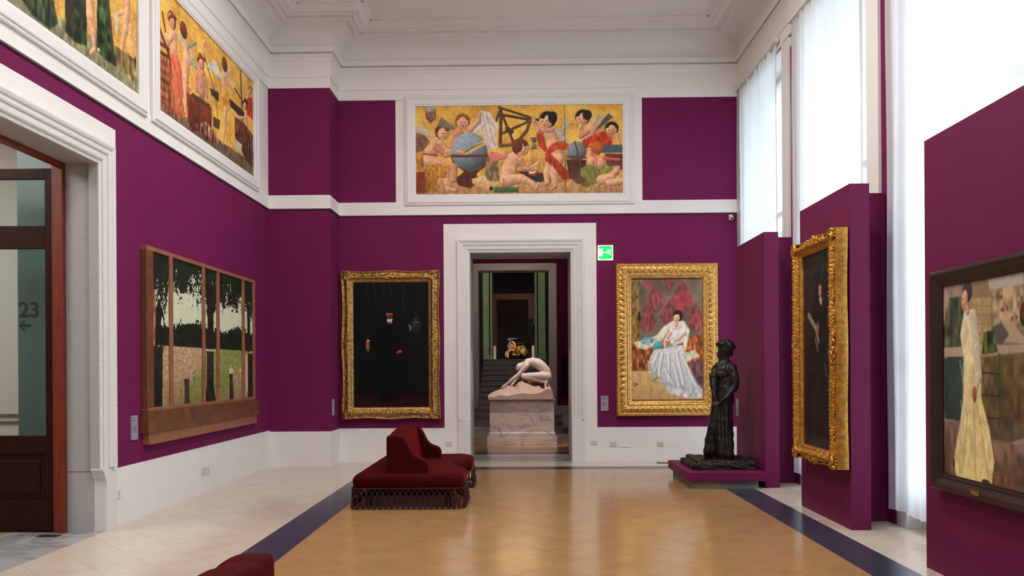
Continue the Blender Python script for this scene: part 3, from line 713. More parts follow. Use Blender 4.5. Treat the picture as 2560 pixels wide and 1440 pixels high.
def make_settee(mw, label):
    r = tag(empty('velvet_settee', mw=mw), label, 'sofa', 'dark red velvet settees')
    P = settee_plan()
    # seat
    mb = MB(); n = len(P)
    lv = [(.228, .012), (.24, 0), (.33, -.006), (.365, .012), (.385, .05), (.395, .12)]
    for z, d in lv: mb.V += [(x, y, z) for x, y in offset_poly(P, d)]
    for i in range(len(lv)-1):
        for j in range(n): mb.F.append([i*n+j, i*n+(j+1) % n, (i+1)*n+(j+1) % n, (i+1)*n+j]); mb.I.append(0)
    mb.F.append(list(reversed(range(n)))); mb.F.append([(len(lv)-1)*n+j for j in range(n)]); mb.I += [0, 0]
    s = mb.build('seat', 'velvet', r)
    bake(s, [('REMESH', dict(mode='VOXEL', voxel_size=.02)), ('SMOOTH', dict(iterations=6, factor=.5))])
    displace(s, lambda c: .004*wob(c, 14, 4)*(c[:, 2] > .3))
    # backrest shell: long back with an arm at both ends
    prof = [(-.25, .34), (-.25, .79), (-.235, .81), (-.12, .812), (-.06, .79), (-.01, .72), (.03, .63), (.08, .575), (.15, .55), (.19, .53), (.215, .49), (.22, .34)]
    mb = MB()
    def arm(y0, y1):
        k = len(prof); b0 = len(mb.V); mb.V += [(x, y0, z) for x, z in prof] + [(x, y1, z) for x, z in prof]
        mb.F += [[b0+i for i in range(k)], [b0+k+i for i in reversed(range(k))]] + [[b0+(i+1) % k, b0+i, b0+k+i, b0+k+(i+1) % k] for i in range(k)]; mb.I += [0]*(k+2)
    arm(-.98, -.85); arm(.42, .55)
    N = 14; b0 = len(mb.V)
    for i in range(N+1):
        y = -.9+(1.4)*i/N; h = .80+.05*math.sin(math.pi*i/N); mb.V += [(-.25, y, .34), (-.25, y, h-.02), (-.23, y, h), (-.11, y, h), (-.09, y, h-.03), (-.02, y, .34)]
    for i in range(N):
        for j in range(6): mb.F.append([b0+i*6+(j+1) % 6, b0+i*6+j, b0+(i+1)*6+j, b0+(i+1)*6+(j+1) % 6]); mb.I.append(0)
    mb.F += [[b0+j for j in range(6)], [b0+N*6+j for j in reversed(range(6))]]; mb.I += [0, 0]
    s = mb.build('backrest', 'velvet', r)
    bake(s, [('REMESH', dict(mode='VOXEL', voxel_size=.014)), ('SMOOTH', dict(iterations=7, factor=.5))])
    # underframe and feet
    Q = offset_poly(P, .17); MB().prism(Q, .0, .13).build('underframe', 'sofa_base', r)
    for x in (-.5, .5):
        for y in (-.95, .95): MB().lathe([(.022, 0), (.03, .03), (.022, .06), (.035, .235)], (x*.9, y, 0), 10).build('foot', 'door_wood', r)
    # fringe
    G = offset_poly(P, -.012); seglen = [math.dist(G[i], G[(i+1) % n]) for i in range(n)]; tot = sum(seglen)
    def at(s):
        s %= tot
        for i in range(n):
            if s <= seglen[i]: a, c = Vector(G[i]), Vector(G[(i+1) % n]); return a.lerp(c, s/seglen[i])
            s -= seglen[i]
        return Vector(G[0])
    k = int(tot/.062); st_ = tot/k
    net = MB(); p3 = lambda s, z: (*at(s), z)
    for i in range(k):
        s0 = i*st_
        net.tube([p3(s0, .232), p3(s0+st_/2, .172)], .0045, 4, False); net.tube([p3(s0+st_, .232), p3(s0+st_/2, .172)], .0045, 4, False)
        net.tube([p3(s0+st_/2, .172), p3(s0, .118)], .0045, 4, False); net.tube([p3(s0+st_/2, .172), p3(s0+st_, .118)], .0045, 4, False)
        net.ball(p3(s0+st_/2, .170), .0095, 5, 4); net.ball(p3(s0, .118), .009, 5, 4)
    net.tube([p3(i*tot/120, .235) for i in range(121)], .007, 6, False)
    o = net.build('fringe_net', 'fringe', r, True); o['kind'] = 'stuff'
    tm = MB().lathe([(.003, .0), (.016, 0), (.019, .012), (.014, .04), (.009, .062), (.006, .066)], seg=7).ball((0, 0, .078), .013, 7, 5).tube([(0,0,.08), (0,0,.108)], .004, 5, False)
    t0 = tm.build('tassel', 'fringe', r, True)
    for i in range(k):
        o = t0 if i == 0 else t0.copy()
        if i: COL.objects.link(o); o.parent = r
        p = at(i*st_); o.location = (p.x, p.y, .008+.006*random.random()); o.rotation_euler = (random.uniform(-.1, .1), random.uniform(-.1, .1), random.random()*6)
    return r
make_settee(Matrix.Translation((-1.275, 9.65, 0)), 'dark red velvet back-to-back settee with tasselled fringe, in the middle of the floor')
make_settee(Matrix.Translation((-1.255, 2.18, 0)) @ Matrix.Rotation(math.pi, 4, 'Z'), 'nearest dark red velvet settee, only its backrest top showing at the bottom edge')

# ------------------------------------------------------------------ marble crouching figure on pedestal
pd = tag(empty('pedestal', mw=Matrix.Translation((-.015, 16.4, 0))), 'veined pink-white marble pedestal under the crouching statue', 'pedestal')
for n, w, z0, z1, bv in (('pedestal_base', .71, 0, .16, .006), ('pedestal_moulding', .675, .16, .255, .02), ('pedestal_block', .655, .255, .885, .004), ('pedestal_cap', .675, .885, .92, .01)):
    box(n, -w, w, -w*.86, w*.86, z0, z1, 'marble', pd, bv)
ms = tag(empty('marble_statue', mw=Matrix.Translation((-.7976, 16.2, .921))), 'pale marble statue of a crouching nude figure bent over a rock, on the pedestal', 'statue')
def Mp(cx, cy, y=0): return (cx*.000808, y, 1.8906-.921-cy*.000808)
def crouch(mb):
    P = Mp; k = .000808
    mb.ball(P(925,385,.02), (.082, .075, .088)); mb.ball(P(880,430,.02), (.05, .06, .055))      # head hanging down
    mb.cap(P(960,350,.03), .062, P(1110,300,.04), .075)                          # neck
    spine = [(1120,255,85),(1250,260,118),(1380,300,132),(1490,380,130),(1580,480,122),(1625,590,112),(1640,690,100)]
    for a, b_ in zip(spine, spine[1:]):
        for y in (-.06, .12): mb.cap(P(a[0],a[1],y), a[2]*k, P(b_[0],b_[1],y), b_[2]*k, 16)
    mb.ball(P(1655,700,-.03), (.075, .09, .10)); mb.ball(P(1655,690,.14), (.075, .09, .10))     # buttocks
    # near arm
    mb.cap(P(1130,270,-.10), .068, P(1080,370,-.16), .060); mb.cap(P(1080,370,-.16), .058, P(880,590,-.17), .040)
    mb.cap(P(880,595,-.17), .041, P(760,680,-.17), .043); mb.cap(P(760,680,-.17), .042, P(585,820,-.15), .024)
    mb.cap(P(585,820,-.15), .026, P(500,880,-.15), .028)
    for q in range(4): mb.cap(P(505,880+q*4,-.18+.02*q), .011, P(430+q*10,915+q*7,-.185+.022*q), .009)
    mb.cap(P(560,850,-.12), .012, P(545,920,-.11), .010)
    # far arm
    mb.cap(P(1130,280,.2), .06, P(960,520,.26), .042); mb.cap(P(960,520,.26), .042, P(760,800,.22), .028); mb.cap(P(760,800,.22), .028, P(700,860,.2), .028)
    # near leg
    mb.cap(P(1610,640,-.10), .105, P(1400,615,-.16), .082); mb.cap(P(1400,615,-.16), .080, P(1020,615,-.17), .056)
    mb.cap(P(1020,640,-.17), .055, P(1180,665,-.18), .052); mb.cap(P(1180,665,-.18), .052, P(1330,710,-.18), .042); mb.cap(P(1330,710,-.18), .042, P(1545,775,-.17), .027)
    mb.cap(P(1600,765,-.17), .030, P(1570,850,-.17), .030); mb.cap(P(1570,850,-.17), .030, P(1580,930,-.17), .030)
    for q in range(5): mb.cap(P(1585,920,-.205+.017*q), .011, P(1560,962,-.21+.018*q), .010)
    # far leg, knee lower
    mb.cap(P(1610,680,.14), .10, P(1150,740,.2), .058); mb.cap(P(1150,750,.2), .055, P(1640,900,.2), .03); mb.cap(P(1640,880,.2), .03, P(1690,1000,.2), .026)
    mb.cap(P(1640,740,-.02), .05, P(1660,880,-.02), .035)
blob('statue_figure', crouch, 'marble_figure', ms, .011, 6, lambda c: .003*wob(c, 35, 8))
def rock():
    nx, ny = 90, 40; top = [(120,1120),(200,1060),(350,1000),(480,940),(600,880),(700,900),(800,905),(900,800),(980,760),(1060,820),(1150,830),(1250,880),(1400,900),(1500,960),(1600,930),(1680,900),(1740,1020),(1770,1150)]
    front = [(120,1140),(330,1120),(450,1085),(600,1110),(800,1075),(1000,1045),(1200,1060),(1400,1040),(1500,1000),(1620,950),(1700,960),(1770,1160)]
    itp = lambda T, x: float(np.interp(x, [t[0] for t in T], [t[1] for t in T]))
    V = []; F = []; k = .000808; D = .45
    for j in range(ny+1):
        y = -D+2*D*j/ny; w = min(1, j/9) if j < ny/2 else min(1, (ny-j)/9)
        for i in range(nx+1):
            x = 120+1650*i/nx; z = Mp(0, itp(front, x)*(1-w)+itp(top, x)*w)[2]
            q = np.array([[x*k, y, 0.]]); z += (.020*float(wob(q, 30, 1)[0])+.016*float(wob(q, 75, 2)[0]))*(.25+.75*w)
            V.append((x*k+.01*math.sin(y*13+x*.01), y, max(z, .03)))
    n = nx+1
    for j in range(ny):
        for i in range(nx): F.append((j*n+i, j*n+i+1, (j+1)*n+i+1, (j+1)*n+i))
    rim = [i for i in range(n)] + [j*n+nx for j in range(1, ny+1)] + [ny*n+i for i in range(nx-1, -1, -1)] + [j*n for j in range(ny-1, 0, -1)]
    b0 = len(V); V += [(V[i][0], V[i][1], 0) for i in rim]; m = len(rim)
    F += [(rim[i], b0+i, b0+(i+1) % m, rim[(i+1) % m]) for i in range(m)] + [tuple(b0+i for i in range(m))]
    mesh('rock_base', V, F, 'marble_rock', ms)
rock()

# ------------------------------------------------------------------ upper hall: painted scooter, onlooker, posts
def patch_mat():
    m, nt, b = nodes('painted_scooter_enamel'); b.inputs['Roughness'].default_value = .15
    tc = nt.nodes.new('ShaderNodeTexCoord'); n = nt.nodes.new('ShaderNodeTexNoise'); n.inputs['Scale'].default_value = 3.2; n.inputs['Distortion'].default_value = .5
    nt.links.new(tc.outputs['Object'], n.inputs[0]); r = nt.nodes.new('ShaderNodeValToRGB'); r.color_ramp.interpolation = 'CONSTANT'; e = r.color_ramp.elements
    e[0].color = (.02, .01, .01, 1); e[1].position = .42; e[1].color = (.85, .5, .06, 1); x = e.new(.52); x.color = (.6, .02, .015, 1); y = e.new(.60); y.color = (.9, .75, .3, 1)
    nt.links.new(n.outputs[0], r.inputs[0]); nt.links.new(r.outputs[0], b.inputs['Base Color']); return m
M['enamel'] = patch_mat()
sc = tag(empty('scooter', mw=Matrix.Translation((-.24, 27.6, ZU)) @ Matrix.Rotation(math.radians(-28), 4, 'Z') @ Matrix.Scale(.78, 4)), 'yellow and red painted motor scooter standing above the stairs, seen nearly head-on', 'scooter')
# local: forward = -y
for yy, nm in ((-.55, 'front_wheel'), (.60, 'rear_wheel')):
    MB().lathe([(.07, -.03), (.19, -.045), (.225, -.03), (.225, .03), (.19, .045), (.07, .03)], (0, yy, .225), 20, 'x').build(nm, 'black', sc, True)
b = MB(); N = 10
for i in range(N+1):
    a = math.radians(-20+200*i/N)
    for w in (-.09, -.05, .05, .09): b.V.append((w, -.55-.27*math.cos(a), .235+(.27-.05*(abs(w) > .06))*math.sin(a)))
for i in range(N):
    for j in range(3): b.F.append([i*4+j, i*4+j+1, (i+1)*4+j+1, (i+1)*4+j]); b.I.append(0)
b.build('mudguard', 'enamel', sc, True)
b = MB(); rows = [(.30, .12, -.36), (.42, .20, -.38), (.58, .23, -.42), (.74, .22, -.44), (.84, .15, -.43), (.89, .07, -.42)]
for z, w, y in rows:
    for j in range(7): t = -1+j/3; b.V.append((w*t, y+.09*t*t, z))
for i in range(len(rows)-1):
    for j in range(6): b.F.append([i*7+j, i*7+j+1, (i+1)*7+j+1, (i+1)*7+j]); b.I.append(0)
o = b.build('leg_shield', 'enamel', sc, True); md = o.modifiers.new('s', 'SOLIDIFY'); md.thickness = .02
MB().tube([(0, -.55, .24), (0, -.46, .80), (0, -.42, .97)], .03, 8).build('steering_column', 'metal', sc, True)
MB().tube([(-.33, -.33, .99), (-.18, -.42, .985), (0, -.45, .97), (.18, -.42, .985), (.33, -.33, .99)], [.016, .018, .045, .018, .016], 8).build('handlebar', 'metal', sc, True)
MB().lathe([(.03, 0), (.07, .03), (.075, .09), (.03, .12)], (0, -.54, .94), 12, 'y').build('headlight', 'metal', sc, True)
box('floorboard', -.16, .16, -.36, .18, .24, .30, 'enamel', sc, .02)
MB().ball((0, .50, .50), (.21, .44, .24)).build('rear_body', 'enamel', sc, True)
for s in (-1, 1): MB().ball((s*.17, .52, .40), (.10, .30, .17)).build('side_cowl', 'enamel', sc, True)
MB().ball((0, .42, .76), (.14, .36, .06)).build('seat', 'black', sc, True)
def man(mb):
    mb.cap((0,0,1.50), .055, (0,0,1.42), .06); mb.ball((0,0,1.63), (.085, .10, .12)); mb.ball((0,-.09,1.62), (.02,.03,.03))
    for s in (-1, 1):
        mb.ball((s*.085, 0, 1.63), (.015,.03,.035))
        mb.cap((s*.17,0,1.40), .065, (s*.23,.02,1.12), .050); mb.cap((s*.23,.02,1.12), .048, (s*.22,-.05,.88), .036); mb.cap((s*.22,-.05,.87), .036, (s*.22,-.07,.80), .034)
        for q in range(4): mb.cap((s*.22-.03+.018*q, -.075, .79), .011, (s*.22-.03+.018*q, -.08, .715+.006*abs(q-1.5)), .009)
        mb.cap((s*.20, -.10, .82), .012, (s*.19, -.115, .755), .010)
        mb.cap((s*.09,0,.92), .10, (s*.11,0,.50), .066); mb.cap((s*.11,0,.50), .064, (s*.11,.02,.09), .045); mb.cap((s*.11,.03,.045), .042, (s*.13,-.16,.035), .034)
    mb.cap((-.12,0,1.34), .12, (.12,0,1.34), .12); mb.cap((0,0,1.34), .17, (0,0,1.02), .145); mb.cap((-.05,0,.96), .14, (.05,0,.96), .14)
M['dark_cloth'] = mat('dark_clothing', (.012, .011, .013), .85)
pr = tag(empty('person', mw=Matrix.Translation((.33, 29.6, ZU)) @ Matrix.Rotation(math.radians(-75), 4, 'Z') @ Matrix.Scale(.95, 4)), 'person in dark clothes standing in the gloom to the right of the scooter', 'person')
blob('body', man, 'dark_cloth', pr, .016, 4)
M['post'] = mat('cream_post', srgb(200, 160, 130), .5)
for x, lab in ((.37, 'short cream barrier post right of the scooter'), (-.935, 'short cream barrier post left of the scooter')):
    o = tag(empty('barrier_post', mw=Matrix.Translation((x, 26.6, ZU))), lab, 'post', 'barrier posts by the scooter')
    box('post_shaft', -.045, .045, -.03, .03, .02, .50, 'post', o, .006); box('post_foot', -.10, .10, -.10, .10, 0, .02, 'metal', o)

# ------------------------------------------------------------------ fittings
ex = tag(empty('exit_sign', mw=plane_mw('back', 1.388, 3.458, YB)), 'lit green emergency exit sign with a running figure, right of the doorway', 'sign')
MB().box(-.125, .125, -.122, .122, 0, .05).build('sign_housing', 'exit_white', ex)
MB().prism([(-.09,-.108),(.09,-.108),(.115,-.085),(.115,.085),(.09,.108),(-.09,.108),(-.115,.085),(-.115,-.085)], .05, .052).build('green_face', 'exit_green', ex)
MB().box(-.11, -.045, -.06, .065, .052, .0535).build('door_pictogram', 'exit_white', ex)
b = MB(); b.ball((.04, .055, .053), (.013, .013, .001), 10, 4)
for p, q, r in (((.045,.04),(.06,0),.013), ((.05,.035),(.085,.045),.006), ((.085,.045),(.098,.015),.006), ((.045,.035),(.015,.02),.006), ((.06,0),(.025,-.005),.009), ((.025,-.005),(-.03,.004),.008), ((.06,0),(.075,-.03),.009), ((.075,-.03),(.105,-.032),.008)):
    b.tube([(*p, .053), (*q, .053)], r, 6)
b.build('running_figure', 'exit_white', ex)
cm = tag(empty('security_camera', mw=plane_mw('back', 3.465, 4.03, YB)), 'tiny pale security camera under the cream band by the far window', 'camera')
MB().box(-.03, .03, -.045, .045, 0, .03).build('camera_bracket', 'socket', cm); MB().tube([(0,0,.03), (0,-.03,.10)], .028, 10).build('camera_body', 'socket_w', cm, True); MB().tube([(0,-.03,.10), (0,-.033,.11)], .018, 10).build('camera_lens', 'black', cm, True)
def plate(kind, c, z, w, h, off, label, m='socket', holes=1):
    o = tag(empty('wall_socket' if holes else 'cover_plate', mw=plane_mw(kind, c, z, off)), label, 'socket' if holes else 'cover plate', 'wall plates')
    box('face_plate', -w/2, w/2, -h/2, h/2, 0, .012, m, o, .003)
    for k in range(holes):
        x = (k-(holes-1)/2)*w/3; MB().box(x-w*.10, x+w*.10, -h*.28, h*.28, .012, .0145).build('socket_insert', 'socket_w' if m == 'socket' else 'socket', o)
        MB().tube([(x, 0, .0142), (x, 0, .0155)], .007, 8).build('socket_hole', 'black', o)
for c, z, w, h, lab, ho in ((-1.228, .298, .10, .08, 'cream cover plate low on the wall left of the doorway, behind the settee', 0), (1.18, .303, .105, .075, 'cream cover plate low on the wall, first to the right of the doorway', 0),
                            (1.50, .282, .11, .075, 'beige socket low on the wall, second to the right of the doorway', 1), (2.285, .282, .11, .07, 'beige double socket low on the wall below the seated-lady painting', 2)):
    plate('back', c, z, w, h, YB, lab, 'socket', ho)
o = plate('back', 1.70, .31, .19, .15, YB-.0005, 'large flush white access hatch low on the wall below the seated-lady frame', 'white', 0)
plate('left', 9.78, .282, .11, .095, XL, 'beige cover plate under the five-panel landscape, left one of the pair', 'socket', 0)
plate('left', 9.915, .277, .11, .095, XL, 'white socket under the five-panel landscape, right one of the pair', 'socket_w', 1)
plate('left', 7.70, .327, .085, .085, XL, 'small white socket beside the travertine base of the left doorway', 'socket_w', 1)
plate('left', 11.95, .29, .12, .11, XL, 'flush white socket near the pilaster corner on the left wall', 'white', 1)
def label_card(kind, c, z, w, h, off, label):
    o = tag(empty('wall_label', mw=plane_mw(kind, c, z, off)), label, 'label', 'painting labels')
    box('card', -w/2, w/2, -h/2, h/2, 0, .018, 'card', o, .002)
    y = h/2-.025
    for ln, hh in ((.5, .006), (0, 0), (.8, .006), (.0, 0), (.3, .004), (0, 0), (.85, .004), (.8, .004), (.88, .004), (.7, .004), (.85, .004)):
        if ln: MB().box(-w/2+.012, -w/2+.012+(w-.024)*ln, y-hh/2, y+hh/2, .018, .0185).build('text_line', 'ink', o)
        y -= .014
label_card('left', 8.02, .96, .125, .25, XL, 'grey wall label left of the five-panel landscape')
label_card('back', 1.362, .96, .125, .25, YB, 'grey wall label left of the seated-lady painting')
label_card('right', 11.28, .966, .10, .25, 3.105, 'grey label on the plum panel behind the bronze statue')
lc = plane_mw('left', 12.49, .943, XP)
o = tag(empty('wall_label', mw=lc), 'grey wall label on the pilaster side beside the dark gentleman portrait', 'label', 'painting labels'); box('card', -.05, .05, -.13, .13, 0, .018, 'card', o, .002)
MB().box(-.035, .03, .08, .086, .018, .0185).build('text_line', 'ink', o); MB().box(-.035, .02, .05, .056, .018, .0185).build('text_line', 'ink', o)
fv = tag(empty('floor_vent', mw=Matrix.Translation((2.18, 12.62, 0))), 'dark slotted floor vent by the back wall, left of the plum plinth', 'vent')
box('vent_frame', 0, .32, 0, .18, 0, .004, 'dark_grille', fv)
for i in range(9): box('vent_slat', .015+i*.034, .027+i*.034, .015, .165, .004, .007, 'metal', fv)
# hinge plates and pale edge strips of the sliding doors inside the back doorway
for s, x in ((-1, DX0), (1, DX1)):
    side = 'left' if s < 0 else 'right'
    o = tag(empty('door_strip', mw=Matrix.Translation((x-s*.0, YB+.18, 0))), 'slim white strip with a dark latch on the %s reveal of the back doorway' % side, 'fitting', 'doorway strips')
    a, c = (0, .02) if s < 0 else (-.02, 0)
    box('white_strip', a, c, 0, .05, 1.02, 1.86, 'socket_w', o, .003); box('latch_plate', a, c, .0, .05, 2.08, 2.34, 'metal', o, .003)
    box('latch_slot', a+(.02 if s < 0 else -.002), c+(.002 if s < 0 else -.02), .01, .04, 2.14, 2.28, 'black', o)
# dark framed picture in the second hall
dp = tag(empty('dark_picture', mw=plane_mw('back', 1.30, 1.40, YW)), 'dark framed picture on the unlit wall of the second hall, right of the inner doorway', 'painting')
ring('picture_frame', .56, 1.0, [(0,0),(0,.04),(.04,.05),(.05,.02)], 'black_wood', dp); MB().box(-.235, .235, -.455, .455, .005, .02).build('canvas', 'dark_wall', dp)
# ------------------------------------------------------------------ oil paintings: brushwork laid down as per-vertex pigment on flat canvases
class Paint:
    def __init__(s, W, H, res, quad):
        s.W, s.H = W, H; s.nx, s.ny = int(W*res), int(H*res)
        x = np.linspace(0, W, s.nx); y = np.linspace(0, H, s.ny); s.X, s.Y = np.meshgrid(x, y)
        s.img = np.zeros((s.ny, s.nx, 3)); s.al = np.zeros((s.ny, s.nx))
        A = []; B = []
        for (u, v), (a, b) in zip(quad, ((0, 0), (W, 0), (W, H), (0, H))):
            A.append([u, v, 1, 0, 0, 0, -a*u, -a*v]); B.append(a); A.append([0, 0, 0, u, v, 1, -b*u, -b*v]); B.append(b)
        s.h = np.append(np.linalg.solve(np.array(A, float), np.array(B, float)), 1)
        q = np.array(quad, float); ar = abs(sum(q[i][0]*q[(i+1) % 4][1]-q[(i+1) % 4][0]*q[i][1] for i in range(4)))/2
        s.k = math.sqrt(W*H/ar)
    def m(s, p):
        h = s.h; d = h[6]*p[0]+h[7]*p[1]+1; return ((h[0]*p[0]+h[1]*p[1]+h[2])/d, (h[3]*p[0]+h[4]*p[1]+h[5])/d)
    def noise(s, n, seed=0, st=(1, 1)):
        r = np.random.default_rng(seed); gy, gx = max(3, int(n*st[1]*s.H)+2), max(3, int(n*st[0]*s.W)+2); g = r.random((gy, gx))
        fy = s.Y/s.H*(gy-1.001); fx = s.X/s.W*(gx-1.001); iy = fy.astype(int); ix = fx.astype(int); ty = fy-iy; tx = fx-ix
        ty = ty*ty*(3-2*ty); tx = tx*tx*(3-2*tx)
        return (g[iy, ix]*(1-tx)+g[iy, ix+1]*tx)*(1-ty)+(g[iy+1, ix]*(1-tx)+g[iy+1, ix+1]*tx)*ty
    def put(s, mask, col, gold=0):
        col = np.asarray(col, float); mk = np.clip(mask, 0, 1)[..., None]
        s.img = s.img*(1-mk)+col*mk; s.al = s.al*(1-mk[..., 0])+gold*mk[..., 0]
    def fill(s, c, gold=0): s.put(np.ones_like(s.X), c, gold)
    def soft(s, mk, n=1):
        for _ in range(n):
            p = np.pad(mk, 1, mode='edge'); mk = (p[:-2, 1:-1]+p[2:, 1:-1]+p[1:-1, :-2]+p[1:-1, 2:]+2*p[1:-1, 1:-1])/6
        return mk
    def poly(s, pts, col, soft=1, col2=None, var=0, op=1, seed=1, dirn=(-1, -1)):
        P = [s.m(p) for p in pts]; ins = np.zeros_like(s.X, bool); n = len(P)
        for i in range(n):
            (x0, y0), (x1, y1) = P[i], P[(i+1) % n]
            if abs(y1-y0) < 1e-9: continue
            ins ^= ((s.Y > min(y0, y1)) & (s.Y <= max(y0, y1))) & (s.X < x0+(s.Y-y0)*(x1-x0)/(y1-y0))
        c = np.asarray(col, float)*np.ones_like(s.img)
        xs = [p[0] for p in P]; ys = [p[1] for p in P]
        if col2 is not None:
            t = np.clip((s.Y-min(ys))/max(max(ys)-min(ys), .001), 0, 1)[..., None]; c = c*(1-t)+np.asarray(col2, float)*t
        if var:
            c = c*(1+var*(s.noise(28, seed, (1, .5))-.5)[..., None]*2)
        s.put(s.soft(ins.astype(float), soft)*op, c)
    def limb(s, pts, col, sh=.45, op=1, k=1.0):
        L = (-.55, -.8); M_ = [(*s.m(p[:2]), p[2]*s.k*k) for p in pts]; col = np.asarray(col, float)
        for (x0, y0, r0), (x1, y1, r1) in zip(M_, M_[1:]):
            dx, dy = x1-x0, y1-y0; l2 = dx*dx+dy*dy+1e-9
            t = np.clip(((s.X-x0)*dx+(s.Y-y0)*dy)/l2, 0, 1); ex, ey = s.X-x0-t*dx, s.Y-y0-t*dy
            d = np.hypot(ex, ey); r = r0+(r1-r0)*t; e = np.clip((r-d)/(s.W/s.nx)+.5, 0, 1)
            if not e.any(): continue
            q = np.clip(.62+.5*((ex*L[0]+ey*L[1])/np.maximum(r, 1e-6))-.25*(d/np.maximum(r, 1e-6))**3, 0, 1.08)
            s.put(e*op, col*(1-sh+sh*q*1.25)[..., None])
    def ell(s, cx, cy, rx, ry, col, rot=0, sh=.35, op=1):
        x, y = s.m((cx, cy)); rx *= s.k; ry *= s.k; c, n = math.cos(math.radians(rot)), math.sin(math.radians(rot))
        ax = ((s.X-x)*c+(s.Y-y)*n)/rx; ay = (-(s.X-x)*n+(s.Y-y)*c)/ry; d = np.hypot(ax, ay)
        e = np.clip((1-d)*min(rx, ry)/(s.W/s.nx)+.5, 0, 1); q = np.clip(.62-.28*ax-.4*ay-.2*d**3, 0, 1.1)
        s.put(e*op, np.asarray(col, float)*(1-sh+sh*q*1.25)[..., None])
    def line(s, pts, w, col, op=1): s.limb([(p[0], p[1], w) for p in pts], col, 0, op)
    def brush(s, amp, n=40, seed=3, st=(1, 1)): s.img = s.img*(1+amp*(s.noise(n, seed, st)-.5)*2)[..., None]
    def canvas(s, parent, m='paint', gain=1.5, z=.0):
        s.brush(.05, 60, 11, (1, .6)); v = np.clip(s.img/255, 0, 1); lin = np.where(v <= .04045, v/12.92, ((v+.055)/1.055)**2.4)*gain
        lin = np.clip(lin, 0.001, .92); nx, ny = s.nx, s.ny
        V = np.stack([s.X-s.W/2, s.H/2-s.Y, np.full_like(s.X, z)], -1).reshape(-1, 3)
        me = bpy.data.meshes.new('canvas'); me.vertices.add(nx*ny); me.vertices.foreach_set('co', V.ravel())
        i = np.arange(nx*ny).reshape(ny, nx); q = np.stack([i[1:, :-1], i[1:, 1:], i[:-1, 1:], i[:-1, :-1]], -1).reshape(-1, 4); nf = len(q)
        me.loops.add(nf*4); me.polygons.add(nf); me.loops.foreach_set('vertex_index', q.ravel().astype(np.int32))
        me.polygons.foreach_set('loop_start', np.arange(0, nf*4, 4, dtype=np.int32)); me.polygons.foreach_set('loop_total', np.full(nf, 4, dtype=np.int32))
        me.update(calc_edges=True); at = me.color_attributes.new('paint', 'FLOAT_COLOR', 'POINT')
        rgba = np.concatenate([lin, s.al[..., None]], -1).reshape(-1, 4).astype(np.float32); at.data.foreach_set('color', rgba.ravel())
        o = link('canvas', me, m, parent)
        MB().box(-s.W/2, s.W/2, -s.H/2, s.H/2, z-.02, z-.001).build('canvas_backing', 'shade', parent)
        return o
FL = (214, 158, 120); FS = (196, 132, 98)
def head(p, x, y, r, hair, face=(0, 1), skin=FL, feat=True):
    p.ell(x, y, r, r*1.02, hair, 0, .5); fx, fy = face
    if feat:
        p.ell(x+fx*r*.30, y+r*.28, r*.80, r*.82, skin, 0, .3)
        for q in range(7):
            t = -2.75+q*.40; p.ell(x-fx*r*.15+r*.74*math.cos(t), y-r*.02+r*.76*math.sin(t), r*.24, r*.22, [v*(1+.12*math.sin(q*2)) for v in hair], 0, .5)
        cx, cy = x+fx*r*.5, y+r*.22
        for s_ in (-1, 1): p.ell(cx+s_*r*.26, cy-r*.02, r*.10, r*.06, (60, 35, 30), 0, 0)
        p.ell(cx, cy+r*.22, r*.08, r*.12, (190, 110, 90), 0, .2); p.ell(cx, cy+r*.45, r*.16, r*.06, (170, 60, 55), 0, 0)
def wing(p, x0, y0, x1, y1, w, c, n=9):
    p.poly([(x0,y0),(x1,y1),(x1+(y1-y0)*.33,y1+(x0-x1)*.33+w)], [v*.9 for v in c], 1, var=.1)
    for i in range(n):
        t = i/(n-1); p.limb([(x0, y0, w*.35), (x1+(y1-y0)*.35*t, y1+(x0-x1)*.35*t+w*t, w*.16)], [v*(1-.10*t-.07*(i%2)) for v in c], .3)
def lim(p, c, *pts): p.limb(list(pts), c)
# ---- frieze on the back wall
p = Paint(3.44, 1.47, 120, [(230,185),(2235,185),(2235,1015),(230,1015)])
p.fill((208,156,70), 1); p.brush(.16, 6, 2); p.al[:] = 1
G = lambda *a, **k: p.poly(*a, **k)
G([(230,880),(700,870),(1200,900),(1750,870),(2235,880),(2235,1015),(230,1015)], (176,132,82), 2, (150,110,70), .15)
G([(1100,590),(1480,590),(1720,600),(1730,910),(1080,900)], (196,150,72), 1, (150,105,52), .2)
G([(230,420),(300,430),(370,520),(300,600),(230,620)], (110,78,62), 2, var=.2)
G([(320,195),(430,195),(425,310),(375,345),(330,300)], (112,82,62), 1, var=.3); p.ell(378,215,50,28,(170,160,140))
# stand, globes
G([(560,640),(940,650),(900,760),(820,820),(840,900),(760,960),(640,930),(620,860),(700,800),(590,720)], (78,34,26), 1, var=.2)
p.ell(750,610,175,180,(128,142,148),0,.55); G([(640,700),(900,700),(850,790),(740,800)], (84,88,84), 2, op=.7)
G([(668,640),(890,505),(905,550),(690,660)], (198,160,96), 1); p.line([(690,630),(780,580),(880,535)], 5, (80,60,40), .7)
G([(570,640),(940,645),(940,668),(575,668)], (92,40,34)); p.ell(1790,620,95,95,(112,126,130),0,.5); p.line([(1770,530),(1800,620),(1795,730)],8,(96,40,34)); p.line([(1700,670),(1880,680)],8,(96,40,34))
G([(1690,700),(1900,700),(1880,900),(1720,880)], (70,40,30), 2, var=.3)
